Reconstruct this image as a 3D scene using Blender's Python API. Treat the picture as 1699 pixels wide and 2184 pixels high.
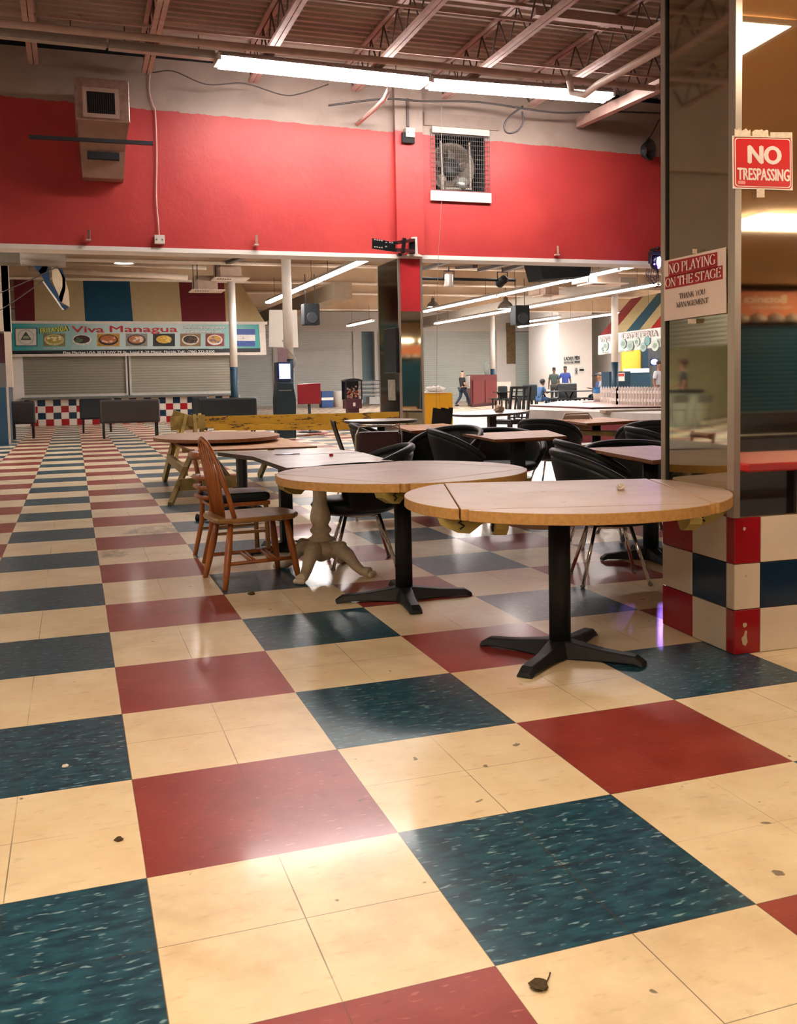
import bpy, math, random
from mathutils import Vector, Matrix
random.seed(7)
C = bpy.context.scene.collection
PI = math.pi
for o in list(bpy.data.objects): bpy.data.objects.remove(o)
sc = bpy.context.scene

# ------------------------------------------------------------------ camera, world, exposure
F_PX, CY_PX, YAW, PITCH, ROLL, CAMX, CAMY, CAMZ, CX_PX = 2103.311, 967.727, 0.345273, -0.073444, 0.018157, -0.126528, -2.563633, 1.263463, 916.200
_c, _s = math.cos(YAW), math.sin(YAW); _cp, _sp = math.cos(PITCH), math.sin(PITCH); _cr, _sr = math.cos(ROLL), math.sin(ROLL)
_r0, _f0, _u0 = Vector((_c, -_s, 0)), Vector((_s, _c, 0)), Vector((0, 0, 1))
FWD = _f0*_cp + _u0*_sp; _U = -_f0*_sp + _u0*_cp
RGT = _r0*_cr - _U*_sr; UPV = _r0*_sr + _U*_cr
CAM = Vector((CAMX, CAMY, CAMZ))
cd = bpy.data.cameras.new('camera'); cam = bpy.data.objects.new('camera', cd); C.objects.link(cam)
cam.matrix_world = Matrix(((RGT.x, UPV.x, -FWD.x, CAM.x), (RGT.y, UPV.y, -FWD.y, CAM.y), (RGT.z, UPV.z, -FWD.z, CAM.z), (0, 0, 0, 1)))
cd.sensor_fit = 'HORIZONTAL'; cd.sensor_width = 36; cd.lens = F_PX/1699*36
cd.shift_x = (849.5-CX_PX)/1699; cd.shift_y = (CY_PX-1092)/1699
cd.clip_start = .05; cd.clip_end = 200
sc.camera = cam
W = bpy.data.worlds.new('world'); sc.world = W; W.use_nodes = True
W.node_tree.nodes['Background'].inputs[0].default_value = (1.0, .86, .78, 1)
W.node_tree.nodes['Background'].inputs[1].default_value = .02
sc.view_settings.view_transform = 'Standard'; sc.view_settings.look = 'None'; sc.view_settings.gamma = 1
sc.view_settings.use_curve_mapping = False
sc.view_settings.exposure = 1.0
sc.cycles.max_bounces = 8; sc.cycles.diffuse_bounces = 4; sc.cycles.glossy_bounces = 4
sc.cycles.sample_clamp_indirect = 4; sc.cycles.use_denoising = True
TUBE_NEAR, TUBE_FAR, PANEL, BELL = 31.0, 60.0, 9.5, 25.0    # emission of the lamps
LC = (1.0, .93, .88)                                        # colour of the fluorescent light
def area(name, loc, rot, sx, sy, power, col=LC):            # the light of a fluorescent row, just under its tubes
    l = bpy.data.lights.new(name, 'AREA'); l.shape = 'RECTANGLE'; l.size = sx; l.size_y = sy; l.energy = power; l.color = col
    o = bpy.data.objects.new(name, l); C.objects.link(o); o.location = loc; o.rotation_euler = rot
    return o

# pixel helpers: a pixel of the photograph as a point on a world plane
def ray(px, py): return FWD + RGT*((px-CX_PX)/F_PX) + UPV*((CY_PX-py)/F_PX)
def atZ(px, py, z=0.): d = ray(px, py); return CAM + d*((z-CAMZ)/d.z)
def atY(px, py, y): d = ray(px, py); return CAM + d*((y-CAMY)/d.y)
def atX(px, py, x): d = ray(px, py); return CAM + d*((x-CAMX)/d.x)
def atD(px, py, D): return CAM + ray(px, py)*D

# ------------------------------------------------------------------ mesh helpers
class MB:
    def __init__(s): s.v = []; s.f = []; s.m = []; s.sm = []
    def add(s, vs, fs, mi=0, smooth=False):
        b = len(s.v); s.v += [tuple(v) for v in vs]
        for f in fs: s.f.append([b+i for i in f]); s.m.append(mi); s.sm.append(smooth)
        return s
    def box(s, x0, x1, y0, y1, z0, z1, mi=0, T=None):
        vs = [Vector((x, y, z)) for z in (z0, z1) for y in (y0, y1) for x in (x0, x1)]
        if T: vs = [T @ v for v in vs]
        return s.add(vs, [(0,2,3,1), (4,5,7,6), (0,1,5,4), (2,6,7,3), (0,4,6,2), (1,3,7,5)], mi)
    def cbox(s, cx, cy, cz, sx, sy, sz, mi=0, T=None):
        return s.box(cx-sx/2, cx+sx/2, cy-sy/2, cy+sy/2, cz-sz/2, cz+sz/2, mi, T)
    def bar(s, a, b, w, h, mi=0, up=(0, 0, 1), w2=None, h2=None):      # a square bar from a to b, w wide and h high
        a, b = Vector(a), Vector(b); d = (b-a).normalized(); up = Vector(up)
        if abs(d.dot(up)) > .99: up = Vector((0, 1, 0))
        x = d.cross(up).normalized(); y = x.cross(d)
        w2 = w if w2 is None else w2; h2 = h if h2 is None else h2
        vs = [p + x*sx*ww/2 + y*sy*hh/2 for p, ww, hh in ((a, w, h), (b, w2, h2)) for sx, sy in ((-1,-1), (1,-1), (1,1), (-1,1))]
        return s.add(vs, [(3,2,1,0), (4,5,6,7), (0,1,5,4), (1,2,6,5), (2,3,7,6), (3,0,4,7)], mi)
    def tube(s, pts, r, n=8, mi=0, cap=True):
        pts = [Vector(p) for p in pts]; rs = r if isinstance(r, (list, tuple)) else [r]*len(pts)
        vs = []; ref = None
        for i, p in enumerate(pts):
            d = (pts[min(i+1, len(pts)-1)] - pts[max(i-1, 0)]).normalized()
            if ref is None: ref = Vector((0, 0, 1)) if abs(d.z) < .9 else Vector((1, 0, 0))
            x = d.cross(ref).normalized(); y = x.cross(d).normalized(); ref = y
            vs += [p + (x*math.cos(2*PI*k/n) + y*math.sin(2*PI*k/n))*rs[i] for k in range(n)]
        fs = [(i*n+k, i*n+(k+1)%n, (i+1)*n+(k+1)%n, (i+1)*n+k) for i in range(len(pts)-1) for k in range(n)]
        s.add(vs, fs, mi, True)
        if cap:
            b = len(s.v)-len(vs); L = (len(pts)-1)*n
            s.f += [[b+k for k in range(n)][::-1], [b+L+k for k in range(n)]]; s.m += [mi, mi]; s.sm += [False, False]
        return s
    def lathe(s, prof, cx=0, cy=0, n=24, mi=0, smooth=True, T=None):   # prof: (radius, z) from bottom to top
        vs = [Vector((cx+r*math.cos(2*PI*k/n), cy+r*math.sin(2*PI*k/n), z)) for r, z in prof for k in range(n)]
        if T: vs = [T @ v for v in vs]
        fs = [(i*n+k, i*n+(k+1)%n, (i+1)*n+(k+1)%n, (i+1)*n+k) for i in range(len(prof)-1) for k in range(n)]
        s.add(vs, fs, mi, smooth)
        b = len(s.v)-len(vs); L = (len(prof)-1)*n
        s.f += [[b+k for k in range(n)][::-1], [b+L+k for k in range(n)]]; s.m += [mi, mi]; s.sm += [False, False]
        return s
    def prism(s, poly, z0, z1, mi=0, side=None, T=None):                # poly: xy points counter-clockwise
        n = len(poly); vs = [Vector((x, y, z)) for z in (z0, z1) for x, y in poly]
        if T: vs = [T @ v for v in vs]
        b = len(s.v); s.v += [tuple(v) for v in vs]
        s.f.append([b+i for i in range(n)][::-1]); s.f.append([b+n+i for i in range(n)]); s.m += [mi, mi]; s.sm += [False]*2
        for i in range(n):
            j = (i+1) % n; s.f.append([b+i, b+j, b+n+j, b+n+i]); s.m.append(mi if side is None else side); s.sm.append(False)
        return s
    def poly3(s, pts, mi=0): return s.add(pts, [tuple(range(len(pts)))], mi)
    def slab(s, pts, d, mi=0):                                          # a 3-D polygon pushed along d
        n = len(pts); d = Vector(d); vs = [Vector(p) for p in pts] + [Vector(p)+d for p in pts]
        return s.add(vs, [tuple(range(n)), tuple(range(2*n-1, n-1, -1))] + [(i, n+i, n+(i+1) % n, (i+1) % n) for i in range(n)], mi)
    def ball(s, c, r, mi=0, nu=10, nv=7, sx=1, sy=1, sz=1):
        vs = [(c[0], c[1], c[2]-r*sz)]; 
        for i in range(1, nv):
            a = PI*i/nv - PI/2
            vs += [(c[0]+r*sx*math.cos(a)*math.cos(2*PI*k/nu), c[1]+r*sy*math.cos(a)*math.sin(2*PI*k/nu), c[2]+r*sz*math.sin(a)) for k in range(nu)]
        vs.append((c[0], c[1], c[2]+r*sz)); T = len(vs)-1
        fs = [(0, 1+(k+1) % nu, 1+k) for k in range(nu)]
        for i in range(nv-2): fs += [(1+i*nu+k, 1+i*nu+(k+1) % nu, 1+(i+1)*nu+(k+1) % nu, 1+(i+1)*nu+k) for k in range(nu)]
        fs += [(1+(nv-2)*nu+k, 1+(nv-2)*nu+(k+1) % nu, T) for k in range(nu)]
        return s.add(vs, fs, mi, True)
    def build(s, name, mat, parent=None, bevel=0, sub=0, solid=0, **tags):
        me = bpy.data.meshes.new(name); me.from_pydata(s.v, [], s.f)
        for m in (mat if isinstance(mat, (list, tuple)) else [mat]): me.materials.append(m)
        me.polygons.foreach_set('material_index', s.m); me.polygons.foreach_set('use_smooth', s.sm); me.update()
        o = bpy.data.objects.new(name, me); C.objects.link(o)
        if parent: o.parent = parent
        if solid: md = o.modifiers.new('s', 'SOLIDIFY'); md.thickness = solid; md.offset = 0
        if sub: md = o.modifiers.new('u', 'SUBSURF'); md.levels = md.render_levels = sub
        if bevel: md = o.modifiers.new('b', 'BEVEL'); md.width = bevel; md.segments = 2; md.limit_method = 'ANGLE'
        for k, v in tags.items(): o[k] = v
        return o
def thing(name, label, cat, loc=(0, 0, 0), rz=0, group=None):
    o = bpy.data.objects.new(name, None); C.objects.link(o); o.location = loc; o.rotation_euler = (0, 0, rz); o.empty_display_size = .1
    o['label'] = label; o['category'] = cat
    if group: o['group'] = group
    return o
def tag(o, label, cat, group=None):
    o['label'] = label; o['category'] = cat
    if group: o['group'] = group
    return o
def struct(o): o['kind'] = 'structure'; return o
def kids(o): return [c for c in bpy.data.objects if c.parent == o]
def dup(root, loc=None, rz=None, label=None, group=None):
    r = root.copy(); C.objects.link(r)
    if loc is not None: r.location = loc
    if rz is not None: r.rotation_euler = (0, 0, rz)
    if label: r['label'] = label
    if group: r['group'] = group
    for ch in kids(root):
        c = ch.copy(); C.objects.link(c); c.parent = r
        for g in kids(ch):
            d = g.copy(); C.objects.link(d); d.parent = c
    return r
def rotz(a, at=(0, 0, 0)): return Matrix.Translation(Vector(at)) @ Matrix.Rotation(a, 4, 'Z')

# ------------------------------------------------------------------ materials
def lin(c):
    if isinstance(c, str): c = [int(c[i:i+2], 16)/255 for i in (0, 2, 4)]
    return tuple(x/12.92 if x <= .04045 else ((x+.055)/1.055)**2.4 for x in c[:3]) + (1,)
class NT:
    def __init__(s, m): s.t = m.node_tree; s.n = s.t.nodes; s.l = s.t.links; s.b = s.n['Principled BSDF']
    def put(s, sock, v):
        if isinstance(v, bpy.types.NodeSocket): s.l.new(v, sock)
        else: sock.default_value = v
    def math(s, op, a, b=0, c=None):
        n = s.n.new('ShaderNodeMath'); n.operation = op; s.put(n.inputs[0], a); s.put(n.inputs[1], b)
        if c is not None: s.put(n.inputs[2], c)
        return n.outputs[0]
    def noise(s, scale, detail=4, rough=.55, vec=None, stretch=None):
        n = s.n.new('ShaderNodeTexNoise'); n.inputs['Scale'].default_value = scale; n.inputs['Detail'].default_value = detail; n.inputs['Roughness'].default_value = rough
        v = vec or s.pos()
        if stretch:
            mp = s.n.new('ShaderNodeMapping'); mp.inputs['Scale'].default_value = stretch; s.l.new(v, mp.inputs[0]); v = mp.outputs[0]
        s.l.new(v, n.inputs['Vector']); return n.outputs['Fac']
    def pos(s):
        if not hasattr(s, '_p'): s._p = s.n.new('ShaderNodeNewGeometry').outputs['Position']
        return s._p
    def obj(s):
        if not hasattr(s, '_o'): s._o = s.n.new('ShaderNodeTexCoord').outputs['Object']
        return s._o
    def xyz(s, v=None):
        n = s.n.new('ShaderNodeSeparateXYZ'); s.l.new(v or s.pos(), n.inputs[0]); return n.outputs
    def mix(s, f, a, b, mode='MIX'):
        n = s.n.new('ShaderNodeMix'); n.data_type = 'RGBA'; n.blend_type = mode; s.put(n.inputs['Factor'], f); s.put(n.inputs['A'], a); s.put(n.inputs['B'], b)
        return n.outputs['Result']
    def ramp(s, f, lo, hi, a=0., b=1.):
        n = s.n.new('ShaderNodeMapRange'); s.put(n.inputs[0], f); n.inputs[1].default_value = lo; n.inputs[2].default_value = hi; n.inputs[3].default_value = a; n.inputs[4].default_value = b
        return n.outputs[0]
    def bump(s, h, strength=.3, dist=.01):
        n = s.n.new('ShaderNodeBump'); n.inputs['Strength'].default_value = strength; n.inputs['Distance'].default_value = dist; s.put(n.inputs['Height'], h); s.l.new(n.outputs[0], s.b.inputs['Normal'])
_mats = {}
def mat(name, col='808080', rough=.5, metal=0., var=.12, vs=6., bump=0., bs=60., emit=0., ecol=None, spec=.5, coat=0., trans=0., alpha=1.):
    if name in _mats: return _mats[name]
    m = bpy.data.materials.new(name); m.use_nodes = True; t = NT(m); _mats[name] = m; c = lin(col); b = t.b
    if var:
        f = t.noise(vs, 5, .6, t.obj())
        t.l.new(t.mix(t.ramp(f, .3, .7), tuple(x*(1-var) for x in c[:3])+(1,), tuple(min(1, x*(1+var*.6)) for x in c[:3])+(1,)), b.inputs['Base Color'])
    else: b.inputs['Base Color'].default_value = c
    b.inputs['Roughness'].default_value = rough; b.inputs['Metallic'].default_value = metal; b.inputs['Specular IOR Level'].default_value = spec
    b.inputs['Coat Weight'].default_value = coat; b.inputs['Transmission Weight'].default_value = trans; b.inputs['Alpha'].default_value = alpha
    if emit: b.inputs['Emission Color'].default_value = lin(ecol) if ecol else tuple(LC)+(1,); b.inputs['Emission Strength'].default_value = emit
    if bump: t.bump(t.noise(bs, 4, .6, t.obj()), bump, .004)
    return m
def custom(name, fn, rough=.5, **k):
    m = mat(name, '808080', rough, var=0, **k); fn(NT(m)); return m
BLACK = mat('black_metal', '1d2023', .5, var=.2, bump=.05, spec=.3)
MATTE = mat('matte_black', '15181b', .6)
CHROME = mat('chrome', 'd8d4cf', .12, 1., var=.05)
CREAM = mat('cream_paint', 'cdbcae', .6, var=.08, vs=2)
BEAMP = mat('beam_paint', 'c4af98', .6, var=.12, vs=2)
WHITEP = mat('white_paint', 'e6e0da', .5, var=.05)
TEALP = mat('dark_teal_paint', '0c2c3e', .5, var=.15, spec=.3)
GREY = mat('grey_metal', '8d8b88', .4, .3)
DARK = mat('dark_void', '101417', .8)
VINYL = mat('black_vinyl', '161e22', .42, spec=.35, var=.2, vs=9, bump=.08, bs=90)
VINYLE = mat('black_vinyl_piping', '1f2629', .5, spec=.35)
WOOD = None

# ------------------------------------------------------------------ lettering
def text(parent, s, org, u, v, size, m, width=None, align='CENTER', bold=0., name='lettering', thick=.002):
    cu = bpy.data.curves.new('t', 'FONT'); cu.body = s; cu.size = 1; cu.align_x = align; cu.extrude = 0; cu.resolution_u = 3
    o = bpy.data.objects.new('t', cu); C.objects.link(o); bpy.context.view_layer.update()
    me = bpy.data.meshes.new_from_object(o.evaluated_get(bpy.context.evaluated_depsgraph_get()))
    bpy.data.objects.remove(o); u, v, org = Vector(u).normalized(), Vector(v).normalized(), Vector(org); n = u.cross(v)
    xs = [p.co.x for p in me.vertices] or [0, 1]; w = max(xs)-min(xs); cap = .73
    sy = size/cap; sx = sy if width is None else width/max(w, 1e-6)
    for p in me.vertices: c = p.co.copy(); p.co = org + u*(c.x*sx) + v*(c.y*sy) + n*thick
    if bold:                                   # heavier strokes: the outline laid down again, a hair to each side
        vs = [p.co.copy() for p in me.vertices]; fs = [tuple(p.vertices) for p in me.polygons]; N = len(vs); me = bpy.data.meshes.new(name)
        e = bold*sy*.8; av, af = [], []
        for k, (dx, dz) in enumerate(((-e, 0), (e, 0), (0, -e*.6), (0, e*.6), (0, 0))): av += [p + u*dx + v*dz + n*(.0002*k) for p in vs]; af += [tuple(i+N*k for i in f) for f in fs]
        me.from_pydata(av, [], af)
    me.name = name; me.materials.append(m); t = bpy.data.objects.new(name, me); C.objects.link(t)
    if parent: t.parent = parent
    return t
# a serif alphabet drawn with a broad pen: thick uprights, thin crossings, bracketed feet
def _arc(cx, cy, rx, ry, a0, a1, n=14): return [(cx+rx*math.cos(math.radians(a0+(a1-a0)*i/n)), cy+ry*math.sin(math.radians(a0+(a1-a0)*i/n))) for i in range(n+1)]
SER = {
 'N': (.72, [[(.1,0),(.1,1)], [(.1,1),(.62,0)], [(.62,0),(.62,1)]], [(.1,0),(.62,1),(.08,1)]),
 'O': (.74, [_arc(.37,.5,.31,.47,0,360,28)], []),
 'P': (.6, [[(.13,0),(.13,1)], [(.13,.98)]+_arc(.28,.74,.25,.24,90,-90)+[(.13,.5)]], [(.13,0),(.11,1)]),
 'L': (.6, [[(.13,0),(.13,1)], [(.13,.02),(.54,.02)], [(.54,.0),(.55,.22)]], [(.13,0),(.13,1)]),
 'A': (.7, [[(.07,0),(.35,1)], [(.35,1),(.62,0)], [(.17,.34),(.52,.34)]], [(.08,0),(.61,0)]),
 'Y': (.68, [[(.06,1),(.34,.48)], [(.62,1),(.34,.48)], [(.34,.5),(.34,0)]], [(.34,0),(.08,1),(.6,1)]),
 'I': (.32, [[(.16,0),(.16,1)]], [(.16,0),(.16,1)]),
 'G': (.74, [_arc(.38,.5,.31,.47,40,322,22), [(.62,.06),(.62,.42)]], [(.6,.42)]),
 'T': (.64, [[(.32,0),(.32,1)], [(.04,.98),(.6,.98)], [(.05,1),(.04,.78)], [(.59,1),(.6,.78)]], [(.32,0)]),
 'H': (.76, [[(.14,0),(.14,1)], [(.62,0),(.62,1)], [(.14,.52),(.62,.52)]], [(.14,0),(.14,1),(.62,0),(.62,1)]),
 'E': (.62, [[(.13,0),(.13,1)], [(.13,.98),(.53,.98)], [(.13,.52),(.44,.52)], [(.13,.02),(.55,.02)], [(.55,0),(.57,.22)], [(.53,1),(.54,.8)], [(.44,.42),(.44,.62)]], [(.13,0),(.13,1)]),
 'S': (.54, [_arc(.27,.74,.19,.23,30,270,14)+_arc(.27,.26,.21,.24,90,-150,14)], []),
 'K': (.72, [[(.14,0),(.14,1)], [(.58,1),(.16,.44)], [(.28,.58),(.62,0)]], [(.14,0),(.14,1),(.58,1),(.62,0)]),
 'M': (.88, [[(.12,0),(.12,1)], [(.12,1),(.44,.08)], [(.44,.08),(.76,1)], [(.76,0),(.76,1)]], [(.12,0),(.76,0),(.1,1),(.78,1)]),
 'U': (.72, [[(.13,1),(.13,.3)]+_arc(.36,.3,.23,.27,180,360)+[(.59,1)]], [(.13,1),(.59,1)]),
 ' ': (.3, [], [])}
def serif(parent, s, org, u, v, size, width, m, name='lettering', thick=.002, heavy=1.):
    u, v, org = Vector(u).normalized(), Vector(v).normalized(), Vector(org); n = u.cross(v); mb = MB()
    tot = sum(SER[c][0] for c in s); kx = width/tot; x = -tot/2
    P = lambda a, b: org + u*(a*kx) + v*(b*size) + n*thick
    for ch in s:
        adv, st, sf = SER[ch]
        for line in st:
            quad = []
            for i, (px, py) in enumerate(line):
                a, b = line[max(i-1, 0)], line[min(i+1, len(line)-1)]
                if line[0] == line[-1]: a = line[i-1] if i else line[-2]; b = line[i+1] if i+1 < len(line) else line[1]
                dx, dy = b[0]-a[0], b[1]-a[1]; L = math.hypot(dx, dy) or 1; dx /= L; dy /= L
                w = (.045 + .095*abs(dy)**1.5*(.45 if dx*dy > .1 and abs(dx) > .2 and len(line) == 2 else 1))*heavy
                if ch in 'NM' and len(line) == 2 and abs(dx) < .05: w = .055*heavy
                if ch == 'M' and px > .7 and abs(dx) < .05: w = .12*heavy
                quad += [P(x+px-dy*w/2*1.05, py+dx*w/2), P(x+px+dy*w/2*1.05, py-dx*w/2)]
            k = len(line); mb.add(quad, [(2*i, 2*i+2, 2*i+3, 2*i+1)[::-1] for i in range(k-1)])
        for fx, fy in sf:
            y0 = 0 if fy == 0 else (.96 if fy == 1 else fy-.02)
            mb.add([P(x+fx-.11, y0), P(x+fx+.11, y0), P(x+fx+.11, y0+.04), P(x+fx-.11, y0+.04)], [(0, 1, 2, 3)])
        x += adv
    return mb.build(name, m, parent)
# ------------------------------------------------------------------ the setting
T = .68
def floor_mat(t):
    x, y, z = t.xyz()
    i = t.math('FLOOR', t.math('DIVIDE', x, T)); j = t.math('FLOOR', t.math('DIVIDE', y, T))
    odd = t.math('ABSOLUTE', t.math('MODULO', t.math('ADD', i, j), 2)); iodd = t.math('ABSOLUTE', t.math('MODULO', i, 2))
    big = t.noise(.55, 3, .5); mid = t.noise(3.5, 6, .65); fine = t.noise(38, 3, .6)
    fleck = t.noise(30, 3, .55, stretch=(.45, 1.2, 1)); fleck2 = t.noise(55, 2, .5, stretch=(.4, 1.3, 1))
    cream = t.mix(t.ramp(mid, .35, .7), lin('ddc7a4'), lin('ecdcbd'))
    cream = t.mix(t.ramp(fleck, .60, .74, 0, .5), cream, lin('bfa681'))
    dirt = t.math('MULTIPLY', t.ramp(t.noise(2.6, 6, .62), .48, .85), t.ramp(big, .38, .65))
    cream = t.mix(t.math('MULTIPLY', dirt, .75), cream, lin('8c7450'))
    blue = t.mix(t.ramp(fleck, .38, .6), lin('0f3346'), lin('1f4f62')); blue = t.mix(t.ramp(fleck2, .61, .69, 0, .8), blue, lin('7ea0ab'))
    red = t.mix(t.ramp(mid, .35, .68), lin('7e2b25'), lin('98403a')); red = t.mix(t.ramp(fleck2, .64, .74, 0, .45), red, lin('c8766a')); red = t.mix(t.ramp(fleck, .28, .36, .5, 0), red, lin('5a1c1a'))
    col = t.mix(iodd, red, blue); col = t.mix(odd, col, cream)
    # seams every half block, faint, and dark specks
    def seam(v, w):
        f = t.math('ABSOLUTE', t.math('SUBTRACT', t.math('FRACT', t.math('ADD', t.math('DIVIDE', v, T/2), .5)), .5)); return t.math('LESS_THAN', f, w)
    sm = t.math('MAXIMUM', seam(x, .005), seam(y, .004)); sm = t.math('MULTIPLY', sm, t.ramp(t.noise(1.3, 2), .40, .55, .12, .7))
    col = t.mix(sm, col, lin('4a3a2a'))
    spot = t.math('MULTIPLY', t.ramp(t.noise(13, 2, .4), .745, .765), .75)
    scuff = t.math('MULTIPLY', t.ramp(t.noise(6, 7, .8, stretch=(.5, 1.6, 1)), .64, .80), t.ramp(big, .5, .6, 0, .5))
    col = t.mix(t.math('MAXIMUM', spot, scuff), col, lin('2a221c'))
    # the dried spill near the wooden chairs
    def near(cx, cy, rx, ry): 
        a = t.math('DIVIDE', t.math('SUBTRACT', x, cx), rx); b = t.math('DIVIDE', t.math('SUBTRACT', y, cy), ry)
        return t.math('SUBTRACT', 1, t.math('ADD', t.math('MULTIPLY', a, a), t.math('MULTIPLY', b, b)))
    sp = t.math('MAXIMUM', t.math('MAXIMUM', near(.47, 6.2, .42, .75), near(.12, 5.25, .2, .3)), near(3.1, 3.2, .5, .35))
    sp = t.ramp(t.math('ADD', sp, t.math('MULTIPLY', t.math('SUBTRACT', t.noise(7, 6, .7, stretch=(1, .6, 1)), .5), 3.2)), .55, 1.25, 0, .6)
    col = t.mix(sp, col, lin('3a2a24'))
    t.l.new(col, t.b.inputs['Base Color'])
    ro = t.math('ADD', t.ramp(t.noise(1.9, 3, .5), .30, .75, .285, .33), t.math('MULTIPLY', fine, .02))
    t.l.new(ro, t.b.inputs['Roughness'])
    t.b.inputs['Specular IOR Level'].default_value = .42; t.b.inputs['Coat Weight'].default_value = .13; t.b.inputs['Coat Roughness'].default_value = .10
    t.bump(t.noise(1.6, 3, .5), .25, .012)
FLOOR = custom('vinyl_floor', floor_mat)
struct(MB().box(-14, 42, -14, 56, -.1, 0).build('floor', FLOOR))

def redwall(t):
    x, y, z = t.xyz()
    edge = t.math('ADD', t.math('ADD', z, t.math('MULTIPLY', x, .0192)), t.math('MULTIPLY', t.math('SUBTRACT', t.noise(5, 5, .7), .5), .09))
    up = t.math('GREATER_THAN', edge, 5.405)
    red = t.mix(t.ramp(t.noise(1.1, 4, .5), .35, .65), lin('a42c2d'), lin('b33734'))
    st = t.ramp(t.noise(9, 5, .7, stretch=(1, 1, 2.2)), .68, .78, 0, .25); red = t.mix(st, red, lin('8a2024'))
    cr = t.mix(t.ramp(t.noise(1.7, 6, .6), .35, .7), lin('8f7b70'), lin('a08b80'))
    cr = t.mix(t.ramp(t.noise(12, 4, .7), .70, .76, 0, .5), cr, lin('4a3d38'))
    t.l.new(t.mix(up, red, cr), t.b.inputs['Base Color']); t.bump(t.noise(5, 6, .6), .25, .03)
REDW = custom('red_wall_paint', redwall, .5)
YW = 13.0
w = MB(); fx0, fx1, fz0, fz1 = 5.66, 6.55, 4.42, 5.33
w.box(-1.7, fx0, YW, YW+.45, 3.34, 6.14); w.box(fx1, 26, YW, YW+.45, 3.34, 6.14); w.box(fx0, fx1, YW, YW+.45, 3.34, fz0); w.box(fx0, fx1, YW, YW+.45, fz1, 6.14)
w.box(4.94, 5.41, YW-.1, YW+.01, 3.34, 6.0)
struct(w.build('wall_header', REDW))
struct(MB().box(-1.7, 26, YW-.02, YW+.47, 3.28, 3.345).build('trim_1', WHITEP))
struct(MB().box(-4.2, 26, YW+.25, YW+.5, 6.14, 6.5).build('wall_gap', DARK))
# near roof deck (ribs run along x)
def deckm(t):
    x, y, z = t.xyz()
    c = t.mix(t.ramp(t.noise(1.2, 4, .6), .35, .7), lin('9a8578'), lin('ae998b'))
    rust = t.math('MULTIPLY', t.ramp(t.noise(5, 6, .75, stretch=(.35, 2, 1)), .60, .66), t.ramp(t.noise(.5, 2), .50, .60))
    t.l.new(t.mix(t.math('MULTIPLY', rust, .9), c, lin('2c2220')), t.b.inputs['Base Color'])
DECK = custom('painted_deck', deckm, .7)
d = MB(); y = -10.; k = 0
while y < 13.5:
    z0, z1 = 6.30, 6.34
    d.add([(-4, y, z0), (26, y, z0), (26, y+.07, z0), (-4, y+.07, z0), (-4, y+.1, z1), (26, y+.1, z1), (26, y+.16, z1), (-4, y+.16, z1), (-4, y+.19, z0), (26, y+.19, z0)], [(0,1,2,3), (3,2,5,4), (4,5,6,7), (7,6,9,8)])
    y += .19
struct(d.build('ceiling', DECK))
struct(MB().box(-4, 26, -10, 13.5, 6.42, 6.5).build('ceiling_slab', DARK))
# far hall: ceiling, cross beams, back wall
FARC = mat('far_ceiling_paint', 'b3a79c', .8, var=.15, vs=1)
struct(MB().box(-14, 42, 13.45, 56, 5.45, 5.55).build('ceiling_far', FARC))
struct(MB().box(-14, 42, 13.45, 13.55, 3.34, 5.5).build('wall_header_back', CREAM))
BW = 54.5
WALLW = mat('white_wall', 'd9d5cf', .6, var=.05, vs=.6)
w = MB().box(-14, 42, BW, BW+.3, 4.3, 5.5).box(-14, 2.5, BW, BW+.3, 0, 4.3).box(17.0, 17.25, BW, BW+.3, 0, 4.3).box(15.7, 16.2, BW, BW+.3, 0, 4.3).box(24.9, 26.2, BW-.15, BW+.3, 0, 4.3).box(29.6, 42, BW-.02, BW+.3, 0, 4.3).box(10.9, 11.3, BW, BW+.3, 0, 4.3)
struct(w.build('wall_back', WALLW))
struct(MB().box(33.5, 33.8, 36, BW, 0, 5.5).box(-14, -13.7, 13, 56, 0, 5.5).build('wall_right', WALLW))
struct(MB().box(30.1, 31.6, 48.5, BW, 0, 5.5).build('wall_corner', WALLW))
# closing walls of the near hall behind and beside the photographer
OFFW = mat('beige_ceiling_tile', 'e6c79c', .8, var=.06, vs=1.4)
struct(MB().box(-9, 22, -12.2, .95, 3.0, 3.06).build('ceiling_low', OFFW))
struct(MB().box(-9, 22, .9, .95, 3.0, 6.3).build('wall_above_low_ceiling', CREAM))
struct(MB().box(-14, 26, -14, -13.7, 0, 6.5).build('wall_rear', CREAM))
struct(MB().box(25.8, 26, -14, 13.5, 0, 6.5).build('wall_side', CREAM))
# roll-up shutters
def shutter(name, label, x0, x1, y, z0, z1, col, pitch=.1, group=None, rz=0, loc=None, frame=.06, fcol=None):
    r = thing(name, label, 'shutter', loc or (x0, y, 0), rz, group); L = x1-x0
    m = MB(); n = int((z1-z0)/pitch); pts = []
    for k in range(n+1):
        z = z0+(z1-z0)*k/n
        pts += [(0, z), (.018, z+pitch*.25), (.018, z+pitch*.6), (0, z+pitch*.85)] if k < n else [(0, z)]
    vs = []
    for dy, z in pts: vs += [(frame, -dy+.03, z), (L-frame, -dy+.03, z)]
    m.add(vs, [(2*i, 2*i+1, 2*i+3, 2*i+2) for i in range(len(pts)-1)])
    m.build('slat_curtain', mat(name+'_'+col, col, .42, .15, var=.06, vs=1), r)
    m = None; [MB().box(q_, q_+frame, -.05, .08, z0-.02, z1).build('guide_rail', mat('rail_grey', fcol or 'c8c4bd', .5), r) for q_ in (0, L-frame)]
    MB().box(frame, L-frame, -.03, .05, z0-.03, z0+.05).build('bottom_bar', mat('rail_grey', 'c8c4bd', .5), r)
    return r
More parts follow.
